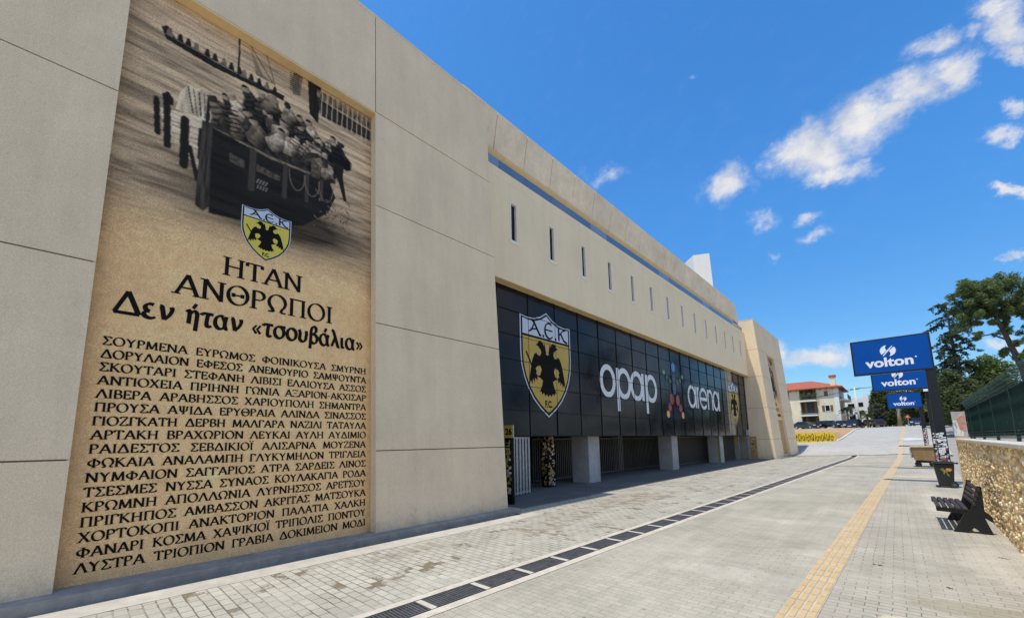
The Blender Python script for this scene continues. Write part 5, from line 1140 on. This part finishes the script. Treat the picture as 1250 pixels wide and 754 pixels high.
tree('pine_tree', 'tall leaning pine with a flat open crown behind the green fence', (7.3, 45, 0), ([P(7.35, 0), P(7.2, 4), P(6.9, 6.4), P(6.55, 8.3), P(6.3, 9.6), P(6.0, 10.8), P(5.5, 11.8)], [.26, .22, .18, .15, .12, .08, .04]),
     [([P(6.5, 8.5), P(5.8, 9.1, .3), P(4.7, 9.0, .5)], [.07, .05, .02]), ([P(6.2, 10.1), P(6.7, 11.2, .4), P(7.2, 12.0, .6)], [.1, .07, .03]), ([P(6.1, 10.4), P(5.2, 10.8, -.5), P(4.5, 10.6, -.6)], [.07, .05, .02]), ([P(6.8, 7.0), P(7.6, 8.4, .4), P(8.2, 10.2, .6)], [.12, .09, .04]), ([P(5.8, 11.2), P(5.0, 12.0, .3), P(4.3, 12.4, .4)], [.07, .05, .02]), ([P(6.9, 6.6), P(6.5, 7.4, .2), P(6.3, 7.8, .3)], [.05, .03, .02])],
     pc, .27, M['pine'], M['bark'], .2)
# dark cedar with drooping tiers
cx, cyy = 6.0, 70; cl = []; lim = []
for i in range(27):
    z = 4.6 + 12.4 * (i + random.uniform(-.3, .3)) / 26; f_ = i / 26
    for a0 in [random.uniform(0, 6.28) for _ in range(3 if f_ < .8 else 2)] + ([3.14 + random.uniform(-.5, .5)] if i % 2 else []):
        reach = (2.9 - 1.3 * f_) * random.uniform(.5, 1.12); dx, dy = reach * math.cos(a0), reach * math.sin(a0)
        lift = random.uniform(-.1, .5); lim.append(([(cx, cyy, z - .2), (cx + dx * .55, cyy + dy * .55, z + lift), (cx + dx, cyy + dy, z + lift - .5)], [.06, .035, .012]))
        for t in np.linspace(.35, 1.05, 6):
            pz = z + lift * math.sin(min(1, t / .6) * 1.57) - max(0, t - .5) * 1.0
            cl.append(((cx + dx * t + random.uniform(-.15, .15), cyy + dy * t, pz), (.30, .30, .13), random.randint(18, 60)))
            if random.random() < .35: cl.append(((cx + dx * t, cyy + dy * t, pz - .28), (.10, .10, .26), 22))
tree('cedar_tree', 'dark sparse cedar with drooping branches right behind the blue signs', (cx, cyy, 2.0), ([(cx, cyy, 2), (cx, cyy, 9), (cx - .1, cyy, 17.3)], [.32, .22, .04]), lim, cl, .20, M['cedar'], M['bark'], .4)
def bush_tree(name, label, x, y, z0, w, h, n, m_leaf, size=.3, group=None, trunk_h=.35, d=None):
    d = d or w; cls = []
    for i in range(int(n)):
        a = rng.normal(size=3); a /= np.linalg.norm(a); rr = rng.random() ** .5; zc = z0 + h * (.56 + .40 * a[2] * rr)
        cls.append(((x + a[0] * rr * w * .42, y + a[1] * rr * d * .42, zc), (w * .15, d * .15, h * .10), 115))
    tree(name, label, (x, y, z0), ([(x, y, z0 - .2), (x, y, z0 + h * trunk_h), (x + .1, y, z0 + h * .75)], [w * .035, w * .03, w * .012]),
         [([(x, y, z0 + h * .3), (x + w * .2, y, z0 + h * .6)], [w * .02, w * .008]), ([(x, y, z0 + h * .3), (x - w * .2, y + .2, z0 + h * .62)], [w * .02, w * .008])], cls, size, m_leaf, M['bark'], .55, group)
G = 'trees at the end of the street and behind the fence'
bush_tree('broadleaf_tree', 'sunlit rounded green tree just left of the big pine trunk', 8.3, 72, 2.6, 5.8, 8.3, 95, M['leaf'], .32, G)
bush_tree('broadleaf_tree', 'dark round tree under the cedar branches', 5.2, 66, 1.5, 5.0, 7.4, 85, M['leaf_dark'], .3, G)
bush_tree('broadleaf_tree', 'low olive green tree above the green fence near the wooden pole', 10.2, 68, 2.3, 5.0, 4.9, 70, M['leaf'], .3, G)
bush_tree('broadleaf_tree', 'dark tree behind the smallest blue sign', 3.4, 104, 3.4, 6.6, 8.0, 95, M['leaf_dark'], .36, G)
bush_tree('broadleaf_tree', 'dark green tree between the white house and the signs', -1.3, 108, 3.4, 4.6, 8.6, 90, M['leaf_dark'], .36, G)
bush_tree('broadleaf_tree', 'greyish shrubby tree beside the white house', -2.0, 100, 3.3, 3.0, 4.6, 55, M['leaf_grey'], .3, G)
bush_tree('broadleaf_tree', 'bushy tree closing the street behind the warning sign', 6.6, 112, 3.4, 8, 8.0, 95, M['leaf'], .4, G)
bush_tree('broadleaf_tree', 'tall dark tree directly behind the sign posts', 4.2, 84, 3.0, 4.2, 9.0, 90, M['leaf_dark'], .34, G)
bush_tree('broadleaf_tree', 'green tree rising beside the far tower and the red roof', -18.2, 104, 3.3, 4.4, 11.0, 80, M['leaf'], .36, G)
bush_tree('broadleaf_tree', 'wide dark tree far right beyond the fence', 14.5, 80, 2.6, 9, 6.5, 90, M['leaf_dark'], .4, G)
c = MB(); leaves(c, [((-30 + i * 1.6, 150 + rng.uniform(-4, 4), 3.2 + rng.uniform(.5, 6.2)), (2.2, 2.0, 1.6), 150) for i in range(62) for _ in range(2)], .8, .6)
fw = stuff(c.build('far_wood', M['leaf_dark'])); tag(fw, 'dark band of distant trees closing the end of the street', 'wood')
bush_tree('broadleaf_tree', 'low dense green tree left of the tan trunk at the end of the street', -.9, 114, 3.0, 5.0, 6.2, 95, M['leaf'], .36, G, .2)
bush_tree('broadleaf_tree', 'low dense dark tree right of the tan trunk at the end of the street', 3.6, 113, 3.0, 5.4, 6.0, 95, M['leaf_dark'], .36, G, .2)
bush_tree('broadleaf_tree', 'spreading green tree behind the poster board', 7.4, 96, 3.0, 6.0, 6.4, 95, M['leaf'], .36, G, .2)
hb = thing('hedge', 'dense dark hedge running along the far end of the street under the trees', 'hedge', (3, 118, 3.4))
c = MB(); leaves(c, [((-3.5 + i * .75, 118 + rng.normal() * .3, 3.9 + 1.6 * (i * 7 % 5) / 5), (.8, .8, .95), 110) for i in range(26)], .34, .5); c.build('foliage', M['leaf_dark'], hb)
t = thing('cypress_tree', 'small dark pointed cypress tip above the fence', 'tree', (11.4, 84, 2.8))
q = MB(); q.tube([(11.4, 84, 2.8), (11.4, 84, 9.8)], [.15, .03], 7); q.build('trunk', M['bark'], t)
c = MB(); leaves(c, [((11.4, 84, 3.6 + i * .55), (.55 - .04 * i, .55 - .04 * i, .5), 120) for i in range(12)], .25, .4); c.build('crown', M['cedar'], t)
t = thing('tall_palm_trunk', 'bare tan trunk standing in front of the dark trees by the yellow strip', 'tree', (.62, 100, 3.4))
q = MB(); q.tube([(.60, 100, 3.3), (.62, 100, 5.5), (.68, 100, 8.2)], [.34, .26, .22], 12); q.build('trunk', M['bark_pale'], t, smooth=True)
c = MB(); leaves(c, [((.7, 100, 8.9), (1.6, 1.6, .9), 500), ((-.2, 100, 8.7), (.9, .9, .6), 200), ((1.7, 100, 8.8), (.9, .9, .6), 200)], .45, .3); c.build('crown', M['leaf_dark'], t)
# palms by the white house
for (x, y, h, lab) in ((-6.3, 97, 5.6, 'dark palm-like plant at the corner of the cream house'), (-4.6, 98, 4.4, 'spiky dark plant behind the utility pole'), (-3.6, 97, 3.4, 'low spiky plant right of the utility pole')):
    t = thing('palm', lab, 'palm', (x, y, 3.3)); q = MB(); q.tube([(x, y, 3.2), (x + .1, y, 3.3 + h * .6)], [.16, .12], 8); q.build('trunk', M['bark'], t)
    c = MB()
    for k in range(26):
        a = random.uniform(0, 6.28); ln = random.uniform(.9, 1.7); el = random.uniform(-.2, 1.1); pts = []
        for s_ in np.linspace(0, 1, 6): pts.append((x + .1 + math.cos(a) * ln * s_ * math.cos(el), y + math.sin(a) * ln * s_ * math.cos(el), 3.3 + h * .62 + math.sin(el) * ln * s_ - .9 * s_ * s_))
        for p_, q_ in zip(pts, pts[1:]):
            leaves(c, [(tuple((np.array(p_) + np.array(q_)) / 2), (.10, .10, .08), 9)], .34, .2)
    c.build('crown', M['leaf_dark'], t)
hb = thing('hedge', 'trimmed green hedge between the parked cars and the cream house', 'hedge', (-8, 98, 3.3))
c = MB(); leaves(c, [((-15 + i * .42, 98.4, 4.0 + .2 * math.sin(i)), (.45, .45, .62), 60) for i in range(27)], .26, .5); c.build('foliage', M['leaf'], hb)

# ------------------------------------------------------------------ buildings at the end of the street
M['house'] = wall_mat('cream_plaster', (.78, .70, .50), .04, .05); M['house_white'] = wall_mat('white_plaster', (.82, .79, .72), .03, .03)
M['tile'] = mat('roof_tile', (.40, .105, .05), .85, noise=.25, nscale=5, bump=.4, bscale=9, noise2=.15, n2scale=1)
M['shutter'] = mat('brown_shutter', (.22, .095, .045), .7, noise=.15, nscale=8); M['rail'] = mat('balcony_rail', (.05, .045, .04), .6); M['opening'] = mat('dark_opening', (.03, .025, .022), .4)
hx0, hx1, hy0, hy1, hz, he = -22., -7.45, 100., 113., 2.9, 11.45
h = thing('apartment_house', 'cream three-storey house with red hipped tile roof and brown shutters', 'house', (-14, 104, 3.2))
q = MB(); q.box(hx0, hx1, hy0 + .9, hy1, hz, he); q.box(-10.85, hx1, hy0, hy0 + .9, hz, he); q.box(-15.35, -13.6, hy0, hy0 + .9, hz, he); q.build('wall', M['house'], h)
q = MB(); q.box(-8.1, hx1 + .06, hy0 - .06, hy0 - .002, hz, he - .1); q.build('corner_band', M['house_white'], h)
q = MB(); ov = .8; x0, x1, y0, y1 = hx0 - ov, hx1 + ov, hy0 - ov, hy1 + ov; zr = 13.6
q.add([(x0, y0, he), (x1, y0, he), (x1, y1, he), (x0, y1, he), (-17.5, 106.5, zr), (-12.0, 106.5, zr), (x0, y0, he - .18), (x1, y0, he - .18), (x1, y1, he - .18), (x0, y1, he - .18)],
      [(0, 1, 5, 4), (1, 2, 5), (2, 3, 4, 5), (3, 0, 4), (6, 9, 8, 7), (0, 6, 7, 1), (1, 7, 8, 2), (2, 8, 9, 3), (3, 9, 6, 0)]); ro = q.build('roof', M['tile'], h)
q = MB(); q.box(-8.45, -7.65, 100.2, 101, 11, 13.35); ch = q.build('chimney', M['house'], ro)
q = MB(); q.box(-8.6, -7.5, 100.05, 101.15, 13.35, 13.75); q.build('chimney_cap', M['tile'], ro)
for k in range(14):
    q = MB(); q.box(-20 + k * .98, -19.86 + k * .98, hy0 - .7, hy0 - .02, he - .42, he - .19); q.build('eave_bracket', M['shutter'], h)
for zf in (4.0, 6.95, 9.85):
    for (xa, xb) in ((-13.55, -10.9), (-18.4, -15.4)):
        q = MB(); q.box(xa, xb, hy0 + .86, hy0 + .895, zf - .35, zf + 1.95); q.build('opening', M['opening'], h)
        q = MB(); q.box(xa + .5, xa + .9, hy0 + .8, hy0 + .855, zf - .3, zf + 1.9); q.box(xb - .55, xb - .1, hy0 + .8, hy0 + .855, zf - .3, zf + 1.9); q.build('shutter', M['shutter'], h)
        if zf > 5:
            q = MB(); q.box(xa - .15, xb + .05, hy0 - 1.0, hy0 + .86, zf - 1.0, zf - .75); b_ = q.build('balcony', M['house_white'], h)
            q = MB(); q.box(xa - .12, xb + .02, hy0 - .98, hy0 - .94, zf + .02, zf + .08)
            for i in range(20): xx = xa - .12 + (xb - xa + .12) * i / 19; q.box(xx - .015, xx + .015, hy0 - .975, hy0 - .945, zf - .75, zf + .02)
            q.build('railing', M['rail'], b_)
for zf, sh in ((9.55, 0), (6.72, 1), (3.75, 1)):
    q = MB(); q.box(-9.72, -8.86, hy0 - .05, hy0 - .002, zf, zf + 1.28); w_ = q.build('window', M['house_white'], h)
    q = MB(); q.box(-9.60, -8.98, hy0 - .07, hy0 - .052, zf + .12, zf + 1.16); q.build('pane', M['shutter'] if not sh else M['pane'], w_)
    if sh:
        for (xa, xb) in ((-10.15, -9.74), (-8.84, -8.45)): q = MB(); q.box(xa, xb, hy0 - .09, hy0 - .01, zf + .1, zf + 1.2); q.build('shutter', M['shutter'], h)
for zf in (6.2, 9.1):                                   # balconies on the side street
    q = MB(); q.box(hx1, hx1 + 1.3, 102, 110, zf - .25, zf); b_ = q.build('balcony', M['house_white'], h)
    q = MB(); q.box(hx1 + 1.24, hx1 + 1.28, 102, 110, zf, zf + .95); q.build('railing', M['rail'], b_)
    q = MB(); q.box(hx1 + .002, hx1 + .04, 103, 109, zf + .02, zf + 2.2); q.build('opening', M['opening'], h)
c = MB(); leaves(c, [((-13.2 + i * .28, hy0 - .7, 9.95 + .25 * math.sin(i * 1.7)), (.34, .3, .42), 60) for i in range(9)] + [((-18 + i * .4, hy0 - .7, 9.8), (.3, .3, .35), 40) for i in range(6)], .22, .5)
bp_ = c.build('balcony_plants', M['leaf'], None); tag(bp_, 'leafy potted plants filling the top balcony of the cream house', 'plants')
h2 = thing('white_house', 'white modern house with dark strip windows behind the utility pole', 'house', (-5, 120, 3.4))
q = MB(); q.box(-7.6, -3.75, 118, 128, 3.2, 10.2); q.box(-4.6, -3.7, 117.9, 128, 3.2, 11.0); q.build('wall', M['house_white'], h2)
q = MB(); q.box(-3.7, -3.25, 118.5, 128, 3.2, 9.2); q.build('wing', M['conc_grey'], h2)
for (xa, xb, za, zb) in ((-7.3, -6.2, 8.1, 9.0), (-5.5, -4.7, 8.3, 9.2), (-7.3, -6.2, 5.6, 6.6)):
    q = MB(); q.box(xa, xb, 117.94, 117.995, za, zb); q.build('window', M['pane'], h2)

# utility pole with wires, warning sign, wooden pole
g = thing('utility_pole', 'pale concrete utility pole in front of the white house', 'pole', (-4.5, 95, 3.2))
q = MB(); q.tube([(-4.53, 95, 3.1), (-4.68, 95, 10.5)], [.20, .12], 10); q.build('shaft', M['conc_pale'], g, smooth=True)
q = MB(); q.box(-5.3, -4.0, 94.9, 95.0, 10.1, 10.2); q.build('crossarm', M['gate'], g)
for k, (dx, dz) in enumerate(((-.5, 0), (0, .12), (.45, 0))):
    q = MB(); pts = []
    for s_ in np.linspace(0, 1, 24): pts.append((-4.65 + dx + s_ * 11, 95 + s_ * 3, 10.3 + dz - 3.2 * s_ * (1 - s_) * .4 + s_ * 1.0))
    q.tube(pts, .022, 4); o = q.build('overhead_wire', M['rubber']); tag(o, 'thin black overhead wire running right from the utility pole', 'wire', 'overhead wires')
    q = MB(); pts = [(-4.65 + dx - s_ * 10, 95 + s_ * 8, 10.3 + dz - 1.4 * s_ * (1 - s_) - s_ * .6) for s_ in np.linspace(0, 1, 16)]
    q.tube(pts, .022, 4); o = q.build('overhead_wire', M['rubber']); tag(o, 'thin black overhead wire running left from the utility pole to the cream house', 'wire', 'overhead wires')
g = thing('warning_sign', 'small red triangular warning sign on a thin post at the end of the street', 'road sign', (1.65, 96, 3.4))
q = MB(); q.tube([(1.65, 96, 3.3), (1.65, 96, 5.2)], .045, 8); q.build('post', M['gate_pale'], g)
q = MB(); q.prism([(-.38, 0), (.38, 0), (0, .66)], lambda u, v, t: (1.65 + u, 95.94 - t, 4.75 + v), 0, .03); q.build('plate', mat('sign_red', (.55, .09, .04), .5), g)
q = MB(); q.prism([(-.22, .08), (.22, .08), (0, .46)], lambda u, v, t: (1.65 + u, 95.94 - t, 4.75 + v), .031, .035); q.build('plate_face', mat('sign_peach', (.62, .30, .17), .5), g)
g = thing('wooden_pole', 'short pale wooden pole rising above the green fence', 'pole', (6.9, 70, 2.2))
q = MB(); q.tube([(6.86, 70, 2.0), (6.93, 70, 8.35)], [.15, .13], 10); q.build('shaft', M['bark_pale'], g)
q = MB(); q.box(6.95, 7.2, 69.95, 70.05, 8.0, 8.1); q.build('arm', M['bark_pale'], g)

# graffiti wall round the dirt lot
yw, xa, xb = 62.0, -9.6, -5.4
g = thing('graffiti_wall', 'low yellow retaining wall with black graffiti letters at the dirt lot', 'wall', (-7.4, yw, 1.2))
za = zg(-7.5, yw) - .25
q = MB(); q.box(xa, xb, yw, yw + .25, za, 2.38); q.build('wall', mat('yellow_paint', (.72, .50, .03), .7, noise=.15, nscale=3), g)
q = MB(); K = [(xb + .02 + (-4.55 - xb) * t, yw + 30 * t) for t in np.linspace(0, 1, 9)]
for (xk, yk), (xl_, yl_) in zip(K, K[1:]):
    z0_, z1_ = zg(xk, yk), zg(xl_, yl_); q.add([(xk, yk, z0_ - .2), (xk + .2, yk, z0_ - .2), (xl_ + .2, yl_, z1_ - .2), (xl_, yl_, z1_ - .2), (xk, yk, z0_ + .12), (xk + .2, yk, z0_ + .12), (xl_ + .2, yl_, z1_ + .12), (xl_, yl_, z1_ + .12)], [(0, 3, 2, 1), (4, 5, 6, 7), (0, 1, 5, 4), (1, 2, 6, 5), (2, 3, 7, 6), (3, 0, 4, 7)])
q.build('side_kerb', M['conc_pale'], g)
ik = Ink(lambda u, v, t: (xa + u, yw - t, za + .3 + v), .003)
for k in range(26):
    u0 = .1 + k * .155; hh = random.uniform(.55, .95); z0 = random.uniform(.05, .16)
    if k % 3 == 0: ik.stroke(arc(u0 + .06, z0 + hh / 2, .055, hh / 2, 40, 330, 10), .05)
    else: ik.stroke([(u0, z0), (u0 + random.uniform(-.02, .08), z0 + hh)], .06); ik.stroke([(u0, z0 + hh * .5), (u0 + .12, z0 + hh * random.uniform(.2, .9))], .045)
ik.mb.build('graffiti', M['black_ink'], g)
mb = MB(); vs = []
for (xk, yk) in K:
    t = (yk - yw) / 30
    for xx in (-26, -12, xk - 2.2, xk - .7, xk): vs.append((xx, max(yk, yw + .2), zg(xk, yk) + .10 if xx == xk else max(2.3 + 1.05 * t, zg(xk, yk) + .1) - (.25 * (1 - t) if xx == xk - .7 else 0)))
mb.add(vs, [(j * 5 + i, j * 5 + i + 1, j * 5 + i + 6, j * 5 + i + 5) for j in range(len(K) - 1) for i in range(4)]); struct(mb.build('dirt_lot', M['dirt']))
struct(sheet('parking_strip', con(-26), con(-4.9), 92, 99.5, .012, M['road'], nx=8))

# ------------------------------------------------------------------ parked cars
M['tyre'] = M['rubber']; M['carglass'] = mat('car_glass', (.015, .018, .022), .05); M['lamp'] = mat('headlamp', (.75, .78, .8), .15); M['tail'] = mat('tail_lamp', (.4, .02, .015), .2); M['rim'] = mat('alloy_rim', (.5, .5, .52), .35, .8); M['plate'] = mat('number_plate', (.75, .75, .72), .5)
def car(name, label, paint, loc, rz, suv=False):
    t = thing(name, label, 'car', (0, 0, 0), 'parked cars at the end of the street'); Lh, Wh = 2.12, .86; hb = .86 if not suv else 1.0; ht = 1.42 if not suv else 1.66
    prof = [(-Lh, .32), (-Lh - .03, .55), (-Lh + .05, hb - .12), (-1.0, hb), (1.55, hb + .06), (Lh - .02, hb), (Lh + .03, .6), (Lh, .30), (1.72, .22), (-1.72, .22)]
    q = MB(); vs = []; n = len(prof)
    for s_, in_ in ((-1, .10), (-1, 0), (1, 0), (1, .10)):
        for (x, z) in prof: vs.append((x * (1 - .03 * (in_ > 0)), s_ * (Wh - (0 if in_ == 0 else 0) + (.0 if in_ else .02) - in_ * 0), z if in_ == 0 else z * .97 + .02))
    rings = [[(x * (.97 if k in (0, 3) else 1), (-Wh + .02, -Wh * .9, Wh * .9, Wh - .02)[k] if True else 0, (z - .03 if k in (0, 3) and z > .6 else z)) for x, z in prof] for k in range(4)]
    vs = [p for r_ in rings for p in r_]; fs = [tuple(range(n - 1, -1, -1)), tuple(range(3 * n, 4 * n))]
    for k in range(3):
        for i in range(n): fs.append((k * n + i, k * n + (i + 1) % n, (k + 1) * n + (i + 1) % n, (k + 1) * n + i))
    q.add(vs, fs); fixn(q.build('body', paint, t, smooth=False, bevel=.03))
    gp = [(-1.0, hb - .02), (-.30, ht - .04), (.2, ht), (1.2, ht - .03), (1.9, hb + .04)]
    q = MB(); nb = len(gp); vs = [(x, s_ * (Wh - .08 - (.16 if 0 < i < nb - 1 else 0)), z) for s_ in (-1, 1) for i, (x, z) in enumerate(gp)]
    q.add(vs, [tuple(range(nb - 1, -1, -1)), tuple(range(nb, 2 * nb))] + [(i, i + 1, nb + i + 1, nb + i) for i in range(nb - 1)] + [(nb - 1, 0, nb, 2 * nb - 1)]); fixn(q.build('windows', M['carglass'], t))
    q = MB(); q.box(-.28, 1.22, -Wh + .25, Wh - .25, ht - .035, ht + .012); q.build('roof', paint, t, bevel=.01)
    for sx in (-1.33, 1.33):
        for sy in (-1, 1):
            q = MB(); q.tube([(sx, sy * .72, .32), (sx, sy * .89, .32)], .32, 20); w_ = q.build('wheel', M['tyre'], t)
            q = MB(); q.tube([(sx, sy * .88, .32), (sx, sy * .898, .32)], .2, 14); q.build('rim', M['rim'], w_)
    for sy in (-1, 1):
        q = MB(); q.box(-Lh - .06, -Lh + .18, sy * .68 - .17, sy * .68 + .17, .60, .74); q.build('headlight', M['lamp'], t, bevel=.02)
        q = MB(); q.box(Lh - .12, Lh + .04, sy * .68 - .14, sy * .68 + .14, .66, .82); q.build('tail_light', M['tail'], t)
        q = MB(); q.box(-.86, -.70, sy * .93 - .08, sy * .93 + .08, hb, hb + .13); q.build('mirror', paint, t)
    q = MB(); q.box(-Lh - .07, -Lh - .03, -.26, .26, .38, .49); q.build('number_plate', M['plate'], t)
    q = MB(); q.box(-Lh - .055, -Lh, -.5, .5, .50, .62); q.build('grille', M['rubber'], t)
    t.location = loc; t.rotation_euler = (0, 0, rz); return t
def paint_m(n, c): return mat(n, c, .25, .2, coat=1.)
blk, nav, tea, bl2, ylw = paint_m('black_paint', (.012, .013, .016)), paint_m('navy_paint', (.015, .018, .04)), paint_m('teal_paint', (.01, .16, .18)), paint_m('blue_paint', (.02, .06, .2)), paint_m('yellow_car_paint', (.6, .42, .04))
Z = lambda x, y: max(zg(x, y), 3.0) + .02
car('parked_car', 'black car parked leftmost in front of the cream house hedge', blk, (-12.3, 94.6, Z(-12.3, 94.6) + .18), R(150))
car('parked_car', 'black car parked under the small shuttered window of the cream house', blk, (-8.9, 95.4, Z(-8.9, 95.4) + .15), R(150))
car('parked_car', 'teal car mostly hidden between two dark cars', tea, (-6.7, 97.2, 3.35), R(170))
car('parked_car', 'dark navy car facing the street at the foot of the utility pole', nav, (-5.3, 92.6, 3.15), R(78), True)
car('parked_car', 'black car with red tail lights beside the grey shrubs', blk, (-2.3, 97.5, 3.42), R(-80))
car('parked_car', 'small yellow car half hidden behind the navy car', ylw, (-3.6, 101, 3.45), R(-90))
car('parked_car', 'blue car parked far off beside the third sign post', bl2, (2.75, 100.5, 3.45), R(90))
mb = MB(); pts = [(1.2 + 1.0 * math.cos(a) * (1 + .3 * math.sin(5 * a)), 62 + 2.2 * math.sin(a) * (1 + .25 * math.cos(3 * a))) for a in np.linspace(0, 6.0, 18)]
mb.add([(x, y_, zg(x, y_) + .02) for x, y_ in pts], [tuple(range(18))]); struct(mb.build('whitewash_patch', mat('whitewash', (.60, .59, .56), .9, noise=.1, nscale=3)))
# scraps on the paving
for i, (x, y_) in enumerate(((.28, 7.62), (-.42, 8.3), (1.0, 9.9))):
    q = MB()
    for k in range(5): a, b = random.uniform(-.05, .05), random.uniform(-.03, .03); q.tube([(x + a, y_ + b, .008), (x + a + random.uniform(-.05, .05), y_ + b + .02, .012)], .0035, 5)
    o = q.build('leaf_litter', M['wood_slat'] if i else M['gate']); tag(o, 'small scrap of dry leaves and twigs lying on the pale paving', 'litter', 'scraps of dry leaves on the paving')
print('objects', len(bpy.data.objects))
